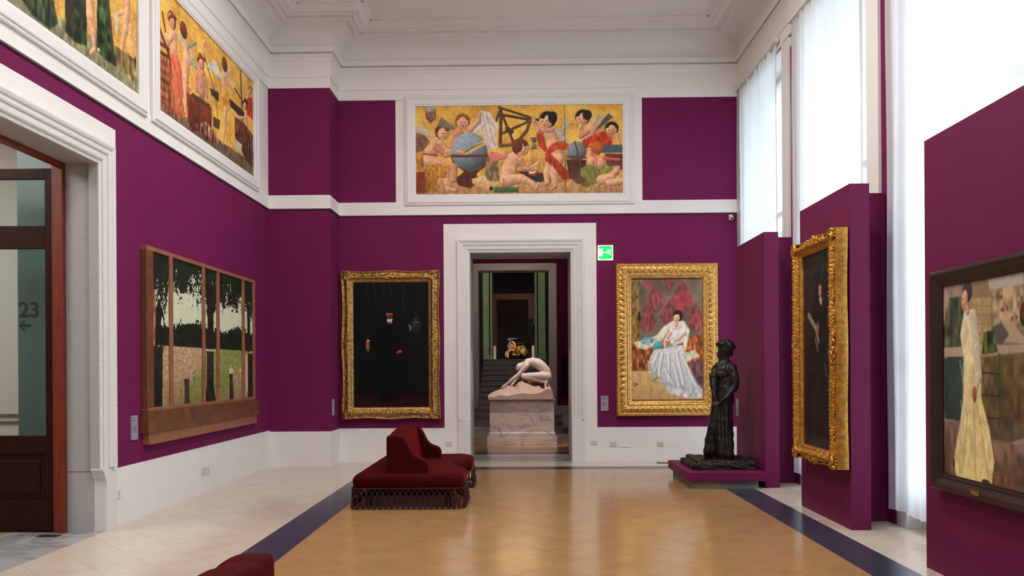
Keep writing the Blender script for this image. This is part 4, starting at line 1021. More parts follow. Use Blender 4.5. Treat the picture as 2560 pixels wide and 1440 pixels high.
# sextant
for a, b, w in (((1040,200),(1440,330),12),((1060,230),(1050,560),16),((1060,240),(1190,560),13),((1010,330),(1050,230),12),((1070,270),(1340,320),14),((1060,450),(1340,330),12),((1120,400),(1160,430),22)): p.limb([(*a,w),(*b,w)], (88,62,34), .5)
arcp = [(1050,560,16),(1150,555,16),(1240,500,16),(1310,420,16),(1340,330,16)]; p.limb(arcp, (104,78,36), .5)
# white cloth
G([(860,230),(940,240),(1040,380),(1000,470),(1030,580),(960,590),(930,620),(900,540),(880,450),(790,420),(840,330)], (214,200,186), 1, (186,164,150), .1)
for a, b in (((880,250),(940,600)),((920,270),(1000,560)),((860,330),(900,500)),((950,330),(1010,400))): p.line([a,b],5,(150,128,116),.7)
G([(910,650),(1030,660),(1040,900),(900,880)], (120,96,70), 2, var=.3)
# left seated putto
wing(p,400,470,270,350,30,(206,190,170)); lim(p,FL,(430,520,45),(370,620,62),(360,700,66)); lim(p,FL,(360,700,60),(520,760,45)); lim(p,FL,(510,770,44),(530,900,30),(545,960,24)); lim(p,FL,(545,965,22),(610,975,14))
lim(p,FL,(470,530,34),(540,610,26),(650,612,20)); lim(p,FL,(650,612,18),(700,620,10)); lim(p,FS,(420,570,28),(520,650,20),(580,640,16)); head(p,490,425,72,(120,62,38),(.6,.4))
G([(300,780),(380,740),(470,720),(540,760),(520,860),(440,860),(420,950),(450,985),(250,1000),(320,900)], (178,122,46), 1, (140,88,30), .3)
G([(230,650),(300,640),(310,800),(240,790)], (150,100,44), 2, var=.3); G([(230,800),(320,800),(330,1000),(230,1000)], (110,50,32), 2); p.line([(300,630),(440,645)],8,(150,50,40))
for i in range(6): p.line([(330+22*i,770+5*i),(290+24*i,980-4*i)],5,(120,74,26),.6)
# putto behind globe
wing(p,610,400,480,290,34,(130,120,90)); lim(p,FS,(640,450,60),(620,560,40)); lim(p,FL,(760,400,34),(840,330,22),(855,260,17)); head(p,685,325,72,(150,84,44),(.1,.5)); lim(p,FS,(600,760,40),(600,880,26)); p.ell(750,610,172,177,(132,146,152),0,.55)
G([(668,640),(890,505),(905,550),(690,660)], (198,160,96), 1); p.line([(690,630),(780,580),(880,535)], 6, (70,50,36), .7); G([(575,640),(935,645),(935,668),(580,668)], (92,40,34)); lim(p,FL,(640,612,20),(695,622,12))
# scroll, books
G([(770,870),(900,840),(930,900),(1040,900),(960,1000),(860,960),(780,910)], (206,180,130), 1, (170,120,70)); p.ell(960,962,18,22,(60,40,36)); G([(985,945),(1220,950),(1225,1000),(985,1000)], (84,104,52), 1, (50,64,34)); G([(1225,800),(1460,820),(1490,900),(1300,900)], (70,34,26), 1, var=.3); G([(1330,790),(1430,800),(1380,850),(1320,830)], (150,60,40)); G([(1340,870),(1490,850),(1490,900),(1345,905)], (36,44,34)); G([(1330,800),(1400,800),(1380,822),(1330,825)], (226,214,190))
# middle seated putto, back view
wing(p,1110,660,960,620,48,(206,120,104)); lim(p,FL,(1180,690,70),(1130,790,70),(1110,880,66)); lim(p,FL,(1110,890,58),(1250,870,44)); lim(p,FL,(1250,870,44),(1370,920,26)); lim(p,FL,(1370,925,22),(1400,960,18)); lim(p,FL,(1400,960,17),(1420,920,12))
lim(p,FS,(1250,700,32),(1290,780,24),(1370,790,18)); head(p,1245,575,80,(104,52,32),(.75,.35)); p.ell(1215,565,50,66,(104,52,32)); p.line([(1180,690),(1170,800)],26,(210,130,110),.5); p.line([(1080,870),(1085,930)],5,(150,90,64)); p.line([(1350,760),(1420,715)],4,(230,220,200))
# hourglass
p.ell(1378,515,26,24,(90,84,66)); p.ell(1378,565,26,24,(120,110,88)); p.line([(1345,492),(1415,492)],5,(70,50,34)); p.line([(1350,592),(1415,592)],5,(70,50,34)); G([(1370,620),(1490,620),(1490,680),(1380,676)], (196,150,80))
# standing putto
wing(p,1600,420,1680,560,42,(190,190,196)); wing(p,1640,480,1730,340,22,(200,196,190)); G([(1400,450),(1520,440),(1540,560),(1500,640),(1420,560)], (158,54,30), 1, var=.2)
lim(p,FL,(1530,440,60),(1560,560,62),(1590,650,66)); lim(p,FL,(1560,680,56),(1500,820,34),(1500,920,24)); lim(p,FL,(1610,690,58),(1570,830,40),(1580,930,26)); lim(p,FS,(1580,950,20),(1540,975,14)); lim(p,FS,(1510,915,18),(1485,925,12))
lim(p,FL,(1540,410,34),(1420,420,26),(1380,330,20)); lim(p,FL,(1380,330,18),(1370,295,16)); head(p,1510,320,80,(34,22,20),(-.7,.3)); p.ell(1560,300,44,58,(30,20,18))
G([(1490,620),(1560,540),(1660,520),(1720,560),(1700,610),(1600,600),(1540,640),(1600,700),(1700,800),(1720,880),(1660,890),(1560,760),(1480,700)], (168,62,30), 1, (128,40,22), .25)
# right group
wing(p,1940,400,2040,280,30,(200,196,196)); wing(p,1980,420,2140,300,26,(96,100,104)); lim(p,FL,(1930,420,60),(1900,520,60)); head(p,1850,300,72,(40,26,22),(-.35,.5)); p.ell(1895,280,44,48,(34,22,20)); lim(p,FL,(1850,450,26),(1830,400,20),(1840,375,15)); lim(p,FS,(1850,460,28),(1830,480,24),(1900,440,22))
G([(1840,520),(1900,490),(2050,430),(2110,430),(2140,560),(2060,600),(1960,590),(1860,590)], (180,62,34), 1, (140,44,26), .25); head(p,2130,410,66,(44,30,24),(-.2,.6)); lim(p,FL,(2180,480,26),(2200,570,18)); lim(p,FS,(2100,450,22),(2140,450,16))
G([(2030,570),(2235,560),(2235,640),(2040,640)], (62,82,88), 1); G([(2060,640),(2235,650),(2235,800),(2080,760)], (96,52,40), 1, var=.2); wing(p,2060,690,2200,700,52,(206,96,84)); lim(p,FL,(1950,720,66),(2010,740,60)); lim(p,FL,(1930,720,34),(1900,770,26)); head(p,1965,600,68,(176,96,44),(-.6,.3)); p.ell(1990,590,62,60,(176,92,40)); p.line([(1930,640),(1985,700),(1970,790)],9,(206,90,80))
G([(1830,780),(1900,740),(2040,770),(2180,760),(2200,840),(2080,900),(1950,930),(1880,960),(1800,920),(1900,900),(1820,860)], (132,128,66), 1, (100,92,50), .25)
for i in range(5): p.line([(1850+20*i,790+22*i),(2010+24*i,800+18*i)],5,(88,84,44),.6)
lim(p,FL,(2030,890,50),(2130,860,36),(2190,780,22)); lim(p,FL,(2100,920,36),(2235,900,28)); G([(1740,880),(1830,850),(1900,900),(1800,930)], (90,60,40), 2)
p.line([(1675,185),(1680,1015)],2.2,(50,34,20)); p.brush(.08, 30, 5)
fz = p
# ---- left wall frieze (figures with wings at work)
Q2 = [(1114,-129),(1765,576),(1765,1249),(1115,783)]
p = Paint(3.05, 1.42, 105, Q2); p.fill((198,148,70), 1); p.brush(.15, 6, 4)
p.poly([(1115,700),(1765,1150),(1765,1249),(1115,783)], (96,78,60), 1, var=.3)
for i in range(7): p.line([(1118,300+62*i),(1190,350+62*i)], 8, (84,44,28))
p.line([(1120,190),(1200,420),(1190,800)], 10, (92,40,26)); p.line([(1145,90),(1165,220)], 7, (90,50,34))
p.poly([(1115,380),(1240,470),(1250,700),(1240,830),(1150,770),(1115,700)], (120,62,40), 1, var=.4, op=.75)
lim(p,FL,(1215,240,34),(1225,400,38)); p.poly([(1200,380),(1260,400),(1290,560),(1340,640),(1280,700),(1300,830),(1240,840),(1220,640)], (196,96,74), 1, (150,82,50), .2); lim(p,FL,(1210,250,18),(1180,300,14),(1150,240,10)); head(p,1210,140,36,(120,66,40),(-.5,.3))
wing(p,1260,230,1300,400,20,(214,200,176)); lim(p,FL,(1300,260,26),(1310,420,34),(1300,560,30)); lim(p,FL,(1300,560,26),(1300,790,12)); head(p,1290,210,34,(110,58,36),(.1,.2),feat=False); wing(p,1320,330,1380,300,22,(140,150,124))
lim(p,FL,(1430,300,12),(1425,340,14),(1440,420,12)); wing(p,1380,480,1350,420,14,(150,156,140)); lim(p,FS,(1410,520,44),(1410,640,38)); head(p,1408,430,34,(104,54,34),(-.1,.4)); lim(p,FS,(1375,540,14),(1380,640,12)); lim(p,FS,(1440,560,14),(1450,670,12))
p.poly([(1310,650),(1480,760),(1480,930),(1340,930),(1315,840)], (112,54,34), 1, (78,34,24), .2); p.poly([(1350,655),(1470,740),(1460,765),(1340,680)], (70,50,40))
p.line([(1430,380),(1500,640)], 5, (84,70,50)); p.poly([(1470,620),(1530,650),(1530,720),(1480,670)], (46,40,34))
wing(p,1560,560,1500,420,22,(206,200,184)); wing(p,1580,560,1615,490,18,(200,196,186)); lim(p,FL,(1565,540,28),(1570,640,30)); lim(p,FL,(1595,570,14),(1640,640,10)); p.poly([(1545,640),(1600,640),(1605,780),(1560,800)], (180,130,50), 1, var=.2); lim(p,FL,(1575,780,22),(1570,900,16),(1555,1010,11)); head(p,1572,450,34,(100,56,34),(-.1,.2),feat=False)
p.line([(1640,620),(1700,720)],5,(60,44,34)); p.poly([(1600,690),(1710,790),(1700,840),(1610,750)], (52,40,34)); lim(p,FL,(1735,650,16),(1730,700,18)); p.poly([(1710,690),(1765,680),(1765,840),(1720,800)], (150,60,40), 1, var=.2); head(p,1745,630,22,(120,70,44),(-.2,.4)); lim(p,FL,(1715,800,22),(1720,900,24)); head(p,1712,730,26,(40,26,22),(-.5,.3)); lim(p,FL,(1700,830,10),(1640,830,8)); p.poly([(1640,820),(1700,860),(1765,950),(1765,1180),(1720,1140),(1640,960)], (104,62,40), 1, (60,40,34), .4)
p.poly([(1490,820),(1540,850),(1530,920),(1490,890)], (70,56,44)); p.poly([(1370,880),(1440,860),(1500,920),(1540,1000),(1480,1010),(1400,960)], (160,120,90), 1, (96,50,38), .6); p.poly([(1640,980),(1690,1020),(1680,1080),(1640,1040)], (170,160,140)); p.line([(1680,500),(1690,760)],9,(80,70,50)); p.line([(1510,700),(1525,850)],4,(90,70,50)); p.brush(.1, 30, 6)
lf2 = p
Q0 = [(-1055,-2475),(969,-287),(970,679),(-1050,-766)]
p = Paint(3.05, 1.42, 105, Q0); p.fill((194,144,70), 1); p.brush(.15, 6, 8)
p.poly([(-1050,-900),(0,-120),(500,150),(970,480),(970,679),(-1050,-766)], (136,130,96), 1, (110,106,80), .25)
p.poly([(0,-120),(250,-200),(320,100),(250,140),(100,20)], (44,56,34), 1, var=.7); p.poly([(380,-160),(560,-160),(560,290),(470,260),(380,170)], (34,44,24), 1, var=.7); p.line([(430,-100),(440,210)],9,(70,34,26))
lim(p,FL,(590,-40,60),(590,80,52)); lim(p,FL,(590,80,50),(615,200,34),(625,310,24)); lim(p,FL,(625,325,22),(590,345,15)); p.poly([(650,-100),(740,-100),(790,380),(800,460),(700,400),(640,330)], (40,66,34), 1, (36,48,28), .8); p.line([(720,-60),(800,440)],10,(84,42,30))
lim(p,FL,(900,-60,46),(890,110,44),(880,180,44)); lim(p,FL,(880,200,40),(855,290,28),(840,440,18)); lim(p,FL,(920,200,36),(935,330,24),(930,420,16)); lim(p,FL,(850,80,18),(800,90,14)); p.poly([(790,60),(830,80),(820,180),(800,260)], (176,170,160), 1, op=.8); p.poly([(780,300),(960,430),(960,620),(900,540),(800,460)], (110,92,52), 1, var=.5)
p.ell(955,440,16,40,(28,36,34)); p.ell(910,560,40,26,(170,156,130),30); p.ell(660,330,22,14,(190,170,140)); p.brush(.1, 30, 9)
lf0 = p
# ---- five-panel park landscape (generic view)
def park():
    ps = []
    P5 = [((8.20,8.585),0), ((8.665,9.475),1), ((9.55,9.925),2), ((10.005,10.83),3), ((10.915,11.265),4)]
    for (a, b_), i in P5:
        W = b_-a; q = Paint(W, 1.65, 150, [(a, 0), (b_, 0), (b_, 1.65), (a, 1.65)]); X = q.X+a; Y = q.Y
        n1 = q.noise(9, 20+i); n2 = q.noise(30, 30+i); n3 = q.noise(70, 40+i, (1, 1))
        sky = np.stack([np.full_like(X, 176), np.full_like(X, 182), np.full_like(X, 156)], -1)*(1+.06*(n3-.5))[..., None]; q.img = sky
        hor = .99
        tl = hor-.12-.08*np.abs(np.sin(X*2.1+1))-.10*n1-.07*n2-.03*n3; q.put((Y > tl), (np.array([24, 30, 20])*(1+.8*(n2-.5))[..., None]))
        grass = np.where(((np.sin(X*2.3+Y*3)+n1*1.4) > .75)[..., None], np.array([112, 122, 62]), np.array([158, 128, 98]))*(1+.45*(n3-.5))[..., None]
        q.put((Y > hor), grass); q.put((Y > 1.2)*np.clip((Y-1.2)/.4, 0, 1)*.6, np.array([104, 88, 52])*(1+.5*(n3-.5))[..., None])
        fol = .30+.14*n1+.25*(n2-.5)+(.06 if i in (1, 3) else .2); q.put(((Y < fol) & (.55*q.noise(16, 50+i, (1, .4))+.45*q.noise(60, 60+i)+1.1*(fol-Y) > .52)).astype(float), (np.array([26, 32, 22])*(1+.8*(n2-.5))[..., None]))
        if i == 2: q.poly([(9.60,.2),(9.90,.2),(9.84,.6),(9.83,1.0),(9.64,1.0),(9.66,.6)], (26,28,20), 1, var=.5); q.poly([(9.60,1.0),(9.88,1.0),(9.84,1.06),(9.84,1.45),(9.90,1.65),(9.56,1.65),(9.62,1.45),(9.63,1.06)], (44,40,36), 1, (30,28,26), .3); q.line([(9.60,1.01),(9.88,1.01)],.012,(170,160,140))
        if i == 0:
            q.poly([(8.2,.4),(8.28,.4),(8.30,1.0),(8.2,1.0)], (140,88,62), 1, var=.3); lim(q,(40,36,32),(8.36,.52,.035),(8.36,.62,.065)); lim(q,(30,28,26),(8.36,.62,.08),(8.33,.78,.055)); lim(q,(30,28,26),(8.31,.80,.04),(8.29,1.02,.03)); lim(q,(30,28,26),(8.39,.80,.04),(8.40,1.02,.03)); q.line([(8.47,.68),(8.46,1.0)],.008,(24,22,20)); lim(q,(30,28,26),(8.42,.6,.025),(8.47,.70,.018))
            q.poly([(8.2,1.0),(8.46,1.0),(8.44,1.08),(8.42,1.65),(8.2,1.65)], (36,34,32), 1, (24,22,20), .2)
        if i == 1: q.poly([(8.96,1.36),(9.12,1.34),(9.10,1.45),(9.12,1.65),(8.98,1.65),(8.99,1.45)], (50,44,40), 1); q.poly([(8.96,1.36),(9.0,1.33),(9.15,1.32),(9.12,1.36)], (140,122,90))
        if i == 3: q.poly([(10.35,1.30),(10.50,1.30),(10.48,1.40),(10.52,1.65),(10.36,1.65),(10.38,1.40)], (44,38,34), 1); q.poly([(10.35,1.24),(10.5,1.24),(10.5,1.31),(10.35,1.31)], (178,160,128))
        if i == 4: q.poly([(11.05,.35),(11.18,.35),(11.16,1.0),(11.06,1.0)], (32,32,24), 1, var=.4); q.poly([(10.93,1.05),(11.08,1.05),(11.08,1.55),(10.93,1.65)], (172,144,112), 1); q.poly([(11.07,1.02),(11.265,1.02),(11.265,1.65),(11.07,1.65)], (34,30,28), 1)
        yl = {0: .33, 1: .32, 2: 9, 3: .325, 4: .42}[i]
        q.put((np.abs(Y-yl) < .008).astype(float), (52, 40, 34)); ps.append((q, (a+b_)/2))
    return ps
# ---- dark full-length gentleman
p = Paint(1.24, 2.07, 110, [(187,222),(797,222),(797,1232),(187,1232)]); p.fill((7,8,8)); p.brush(.3, 6, 5, (3, .4))
for a, b_ in (((290,225),(330,420)),((350,240),(380,420)),((440,230),(430,320)),((600,225),(590,470)),((480,240),(500,330))): p.line([a,b_],7,(26,28,26),.7)
p.poly([(187,1120),(420,1150),(600,1120),(797,1150),(797,1232),(187,1232)], (30,7,6), 3)
p.poly([(400,560),(470,520),(500,520),(580,560),(600,720),(560,1180),(400,1180),(380,700)], (4,4,5), 3)
p.ell(482,478,28,34,(150,86,62),0,.45); p.poly([(448,462),(480,440),(518,462),(512,470),(455,470)], (8,6,6)); p.ell(482,492,20,6,(26,14,12),0,0); p.ell(482,500,8,3,(110,40,36),0,0)
for s_ in (-11, 11): p.ell(482+s_,474,4,2,(20,12,10),0,0)
p.poly([(458,520),(505,516),(500,550),(484,555),(470,550)], (190,176,166)); p.poly([(478,535),(490,535),(488,570),(478,560)], (12,12,16)); lim(p,(150,80,64),(303,700,13),(302,740,15),(306,770,9)); p.ell(305,762,10,18,(110,90,60),0,.3); lim(p,(140,70,56),(548,790,10),(570,782,14)); p.line([(300,690),(312,692)],5,(190,180,170))
p.ell(700,580,44,54,(28,36,38),0,.5); p.ell(700,520,24,22,(34,42,42),0,.4); p.ell(698,470,8,18,(44,40,38)); p.limb([(640,570,5),(655,590,6),(650,612,5)], (120,112,96)); p.line([(680,545),(720,545)],3,(90,96,90)); p.ell(700,660,24,10,(26,24,22))
man_p = p
# ---- seated lady in pale satin
p = Paint(1.18, 1.99, 130, [(241,245),(687,245),(687,988),(241,988)]); p.fill((104,88,76)); p.brush(.2, 6, 12)
def motif(cx, cy, r, c):
    p.poly([(cx,cy-r*1.7),(cx+r*.5,cy-r*.8),(cx+r,cy),(cx+r*.6,cy+r*.9),(cx,cy+r*1.3),(cx-r*.6,cy+r*.9),(cx-r,cy),(cx-r*.5,cy-r*.8)], c, 3, var=.4, op=.6)
    p.ell(cx,cy-.1*r,r*.34,r*.62,(140,96,70),0,.1,.55); p.ell(cx,cy-.05*r,r*.18,r*.40,c,0,.1,.9); p.ell(cx,cy+.85*r,r*.16,r*.2,(150,112,76),0,.1,.5)
for q in ((560,370,72,(158,40,52)),(395,375,62,(138,50,64)),(645,500,60,(140,44,50)),(340,500,60,(130,48,56)),(480,470,60,(132,46,54)),(345,270,30,(136,52,66)),(480,262,36,(140,50,60))): motif(*q)
p.poly([(241,245),(300,245),(296,500),(290,620),(241,640)], (112,92,58), 3, (128,96,44), .35); p.ell(292,475,8,30,(40,44,46))
p.poly([(241,640),(687,590),(687,850),(600,820),(420,800),(241,810)], (150,84,46), 3, (140,76,44), .5); p.poly([(241,810),(400,810),(687,900),(687,988),(241,988)], (186,150,98), 2, (168,132,86), .08)
p.poly([(600,760),(687,740),(687,930),(640,880)], (96,66,70), 2, var=.3); p.poly([(570,700),(640,680),(662,720),(570,765)], (188,180,150), 1, var=.15)
p.poly([(255,630),(330,620),(400,590),(440,540),(500,500),(570,505),(605,560),(590,640),(575,700),(560,620),(480,560),(420,640),(330,680),(275,665)], (206,200,172), 3, (190,180,150), .15)
p.ell(340,625,40,22,(120,164,166),-5,.4); p.ell(408,655,30,30,(72,160,162),0,.35); p.ell(492,662,22,10,(80,160,164),0,.2)
for i in range(14): p.ell(312+ (i*37)%62, 612+(i*23)%30, 6, 4, (206,220,220) if i%2 else (60,130,140), i*30, 0)
p.poly([(480,540),(575,540),(560,640),(500,650),(470,600)], (208,200,190), 1, (190,184,178), .1); lim(p,(226,180,156),(497,560,12),(452,625,10),(452,665,8)); lim(p,(226,180,156),(570,580,14),(530,618,11),(455,625,9)); p.ell(524,545,36,18,(228,184,160),0,.25); p.limb([(520,530,10),(522,500,9)], (220,172,148)); p.ell(531,470,31,35,(52,36,32),0,.4); p.ell(524,482,20,27,(226,178,152),0,.3); p.poly([(502,455),(545,450),(546,466),(520,462),(504,474)], (46,32,30))
for s_ in (-8, 7): p.ell(523+s_,481,3,2,(60,40,34),0,0)
p.ell(523,497,5,2.4,(168,70,66),0,0); p.poly([(478,542),(520,562),(572,540),(575,570),(540,590),(490,575)], (214,208,200), 1, var=.15)
p.poly([(380,680),(450,670),(560,650),(575,720),(610,830),(680,930),(670,970),(600,975),(500,945),(430,890),(380,850),(345,780),(360,720)], (190,188,182), 1, (164,162,160), .05)
for a, b_ in (((400,700),(350,820)),((430,700),(400,860)),((470,700),(470,870)),((520,690),(560,890)),((550,700),(640,900)),((500,760),(540,930)),((450,800),(520,930))): p.line([a,b_],5,(222,222,218),.6); p.line([(a[0]+11,a[1]+8),(b_[0]+13,b_[1])],4,(128,126,128),.55)
p.poly([(340,740),(400,790),(430,850),(390,850),(345,800)], (170,166,156), 1, var=.2); p.poly([(430,880),(520,900),(620,920),(685,925),(680,978),(580,978),(480,950)], (156,154,152), 1, (176,174,170), .22); lim(p,(150,146,142),(395,850,12),(368,870,8)); lim(p,(210,206,200),(500,635,16),(520,660,10)); p.ell(268,890,16,5,(110,74,50),20,0); p.ell(262,900,10,4,(120,60,44),-30,0)
lady_p = p
# ---- dark lady with plumed hat
p = Paint(1.04, 2.06, 90, [(2012,636),(2100,604),(2100,1165),(2010,1128)]); p.fill((34,27,25)); p.brush(.35, 4, 14, (1, .5)); p.poly([(2010,640),(2100,610),(2100,720),(2010,740)], (40,44,34), 3, (32,28,26), op=.6)
p.poly([(2048,690),(2072,680),(2085,740),(2078,800),(2086,900),(2082,1120),(2022,1100),(2026,900),(2034,800),(2044,740)], (24,20,20), 3, var=.3); p.poly([(2040,690),(2060,660),(2080,690),(2078,720),(2050,720)], (22,24,24), 2)
p.line([(2060,690),(2064,650),(2058,635)],4,(30,42,40)); p.ell(2056,727,5.5,13,(170,128,110),0,.45); p.poly([(2048,712),(2058,700),(2066,716),(2062,745),(2064,715)], (44,22,18), 1); p.ell(2056,742,2,1.6,(160,50,44),0,0); p.ell(2054,725,1.2,1,(30,20,20),0,0); p.ell(2058,725,1.2,1,(30,20,20),0,0)
p.poly([(2053,745),(2060,745),(2060,765),(2056,762)], (150,132,112)); p.limb([(2030,790,5),(2046,825,4.5),(2052,860,3)], (130,116,100)); p.ell(2050,826,5,10,(140,82,70)); p.ell(2086,812,8,14,(138,126,112),0,.4); p.poly([(2080,830),(2098,820),(2096,900),(2084,940),(2076,860)], (92,76,56), 2, var=.3)
p.line([(2066,920),(2070,950)],1.6,(110,96,74),.7); p.line([(2084,950),(2090,985)],1.6,(76,44,44),.7); p.line([(2044,850),(2050,880)],3,(100,92,82),.7)
hat_p = p
# ---- lady in a white dress on a terrace (generic)
p = Paint(.93, 1.39, 190, [(265,245),(597,190),(593,1095),(260,1022)]); p.fill((120,104,84)); p.brush(.15, 10, 15)
p.poly([(440,200),(600,185),(600,290),(450,300)], (150,146,134), 2); p.poly([(440,270),(600,250),(600,480),(460,470)], (136,116,92), 2, var=.4); p.poly([(380,225),(450,215),(460,520),(380,510)], (142,122,84), 1, (150,128,86), .1); p.poly([(380,225),(440,205),(462,300),(380,300)], (120,98,74), 1)
for i in range(5): p.line([(385,330+38*i),(458,335+36*i)],2,(112,92,66),.6)
p.poly([(470,380),(540,400),(600,470),(600,490),(470,470)], (152,134,110), 2); p.poly([(462,420),(500,400),(530,450),(500,490),(465,480)], (78,72,68), 2)
for i in range(12): p.ell(500+(i*29)%95,300+(i*41)%120,9,7,(156,124,96) if i%2 else (96,72,58),0,0)
p.poly([(265,260),(330,240),(320,330),(265,400)], (128,106,92), 2, var=.2); p.poly([(290,300),(345,290),(370,400),(350,560),(265,560),(265,420)], (52,58,34), 3, var=.9); p.poly([(265,540),(600,520),(598,490),(265,500)], (146,132,112), 1)
p.poly([(265,550),(340,550),(340,800),(265,790)], (26,52,40), 2, (20,36,30), .2); p.poly([(410,540),(600,525),(596,860),(480,900),(410,860)], (96,80,54), 1, (70,56,38), .25); p.line([(490,530),(488,900)],4,(50,66,42))
for y in (600, 690, 780): p.line([(412,y),(488,y+8)],2.5,(48,38,28))
p.poly([(260,800),(340,800),(420,860),(596,900),(593,1095),(260,1022)], (104,82,66), 2, (84,56,40), .35); p.poly([(430,440),(470,430),(485,520),(420,530)], (54,66,34), 2, var=.7); p.ell(592,370,22,36,(44,60,32),0,.3)
for i in range(7): p.ell(582+(i*13)%20,345+(i*17)%60,6,6,(130,30,34),0,.2)
p.poly([(350,350),(385,345),(400,420),(405,520),(418,600),(415,700),(445,820),(465,960),(455,1050),(400,1045),(310,1030),(300,960),(325,820),(345,680),(345,540),(332,450)], (186,176,140), 1, (198,178,116), .12)
for i in range(46): x = 330+(i*37)%110; p.ell(x,560+(i*53)%460,4,7,(206,184,110) if i%3 else (150,160,150),0,0,.55) if x < 340+((i*53)%460)*.28+60 else None
for a, b_ in (((360,760),(335,1010)),((385,700),(390,1030)),((400,740),(440,1020))): p.line([a,b_],4,(150,136,96),.6)
p.limb([(385,370,20),(400,500,18),(405,620,19),(392,670,13)], (184,176,148), .3); p.ell(388,690,12,26,(150,80,56)); p.ell(364,275,27,33,(44,28,24),0,.4); p.ell(352,310,17,34,(196,138,106),8,.35); p.ell(346,304,3,2,(40,26,24),0,0); p.ell(347,330,4,2,(150,60,50),0,0); p.limb([(362,340,9),(364,356,10)], (190,136,106)); p.ell(430,1044,22,8,(40,36,40)); p.ell(300,968,7,16,(50,40,46))
dress_p = p

# ------------------------------------------------------------------ frames
def white_frieze(kind, cx, cz, w, h, paint, label, off):
    o = tag(empty('frieze_painting', mw=plane_mw(kind, cx, cz, off)), label, 'painting', 'gold-ground frieze paintings')
    paint.canvas(o, 'paint_gold', 1.42, .012)
    ring('frame_rail', w+.36, h+.36, [(0,0),(0,.035),(.012,.042),(.03,.042),(.038,.055),(.055,.058),(.065,.048),(.15,.046),(.165,.035),(.18,.034),(.18,.0)], 'frame_white', o, parts=True)
white_frieze('back', -.033, 5.185, 3.44, 1.47, fz, 'long gold-ground painting of winged children with globe and telescope over the back doorway', YB)
white_frieze('left', 10.125, 5.15, 3.05, 1.42, lf2, 'gold-ground painting of winged children at a workshop, left wall nearest the pilaster', XL)
white_frieze('left', 6.595, 5.15, 3.05, 1.42, lf0, 'gold-ground painting cut by the top left corner, bare legs and green drapery', XL)
# five-panel landscape
o = tag(empty('landscape_painting', mw=plane_mw('left', 9.854, 1.988, XL) @ Matrix.Diagonal((1.018, 1.018, .55, 1))), 'five-panel park landscape in a brown wooden frame with a heavy double shelf below', 'painting')
cx0 = 9.68
for q, c in park():
    e = q.canvas(o, 'paint', 1.45, .085); e.location = (c-cx0, .005, 0); e.name = 'panel_canvas'
for k in list(o.children):
    if k.name.startswith('canvas_backing'): bpy.data.objects.remove(k)
MB().box(-1.60, 1.60, -.84, .84, .0, .083).build('back_board', 'shade', o)
for x0, x1 in ((8.05, 8.20), (8.585, 8.665), (9.475, 9.55), (9.925, 10.005), (10.83, 10.915), (11.265, 11.34)):
    box('frame_upright', x0-cx0, x1-cx0, -.83, .83 if .1 < x1-x0 else .83, 0 if x0 < 8.1 or x0 > 11.2 else .083, .118, 'wood' if x0 < 8.1 else 'wood_light', o, .006)
box('frame_top', 8.05-cx0, 11.34-cx0, .83, .875, 0, .122, 'wood_light', o, .006)
box('frame_bottom', 8.05-cx0, 11.34-cx0, -.86, -.82, 0, .12, 'wood_light', o, .006)
box('upper_shelf_beam', 8.02-cx0, 11.41-cx0, -1.085, -.86, 0, .165, 'wood', o, .006); box('lower_shelf_beam', 8.07-cx0, 11.36-cx0, -1.205, -1.085, 0, .135, 'wood_light', o, .006)

def cut(x, a): return max(-1, min(1, x))*a
# gilt acanthus frame of the seated lady
def lady_frame():
    o = tag(empty('portrait_painting', mw=plane_mw('back', 2.393, 2.013, YB-.024)), 'seated lady in pale satin painted in a wide gilt acanthus frame, right of the doorway', 'painting')
    lady_p.canvas(o, 'paint', 1.5, .045)
    W, H = 1.68, 2.52
    prof = [(0,0),(0,.07),(.012,.085),(.02,.095),(.03,.10),(.042,.095),(.05,.085),(.06,.088),(.085,.105),(.11,.112),(.135,.105),(.16,.09),(.175,.075),(.18,.085),(.19,.088),(.20,.078),(.21,.07),(.222,.072),(.232,.066),(.24,.06),(.252,.056),(.252,.02)]
    def carve(sd, s, L, off, j):
        if .018 < off < .045: return .010*math.sin(s*150+(off*90)), 0
        if .055 < off < .165:
            ph = s*2*math.pi/.105; return .011*math.cos(ph)*math.cos((off-.11)*26)+.007*math.cos(ph*3+off*70), 0
        if .195 < off < .235: return .006*math.sin(s*210+off*80), 0
        return 0, 0
    ring('gilt_moulding', W, H, prof, 'gold', o, 260, carve, parts=True, smooth=True)
    # acanthus leaves as separate carved pieces
    mb = MB()
    for a in (-65, -38, -12, 12, 38, 65):
        t = math.radians(a); mb.cap((0, -.028, .0), .008, (.040*math.sin(t), -.028+.058*math.cos(t), .010-.006*abs(a)/65), .0065, 6)
    mb.ball((0, -.03, .004), (.016, .014, .012), 8, 6)
    lf = mb.build('acanthus_leaf', 'gold', o, True); first = True
    for sd, (L, ang) in enumerate(((W, 180), (H, -90), (W, 0), (H, 90))):
        n = int((L-.30)/.105)
        for i in range(n+1):
            s = -L/2+.15+(L-.30)*i/n; q = lf if first else lf.copy()
            if not first: COL.objects.link(q); q.parent = o
            first = False; dd = .115
            q.location = {0: (s, -H/2+dd, .108), 1: (W/2-dd, s, .108), 2: (s, H/2-dd, .108), 3: (-W/2+dd, s, .108)}[sd]
            q.rotation_euler = (0, 0, math.radians({0: 180, 1: -90, 2: 0, 3: 90}[sd]))
lady_frame()
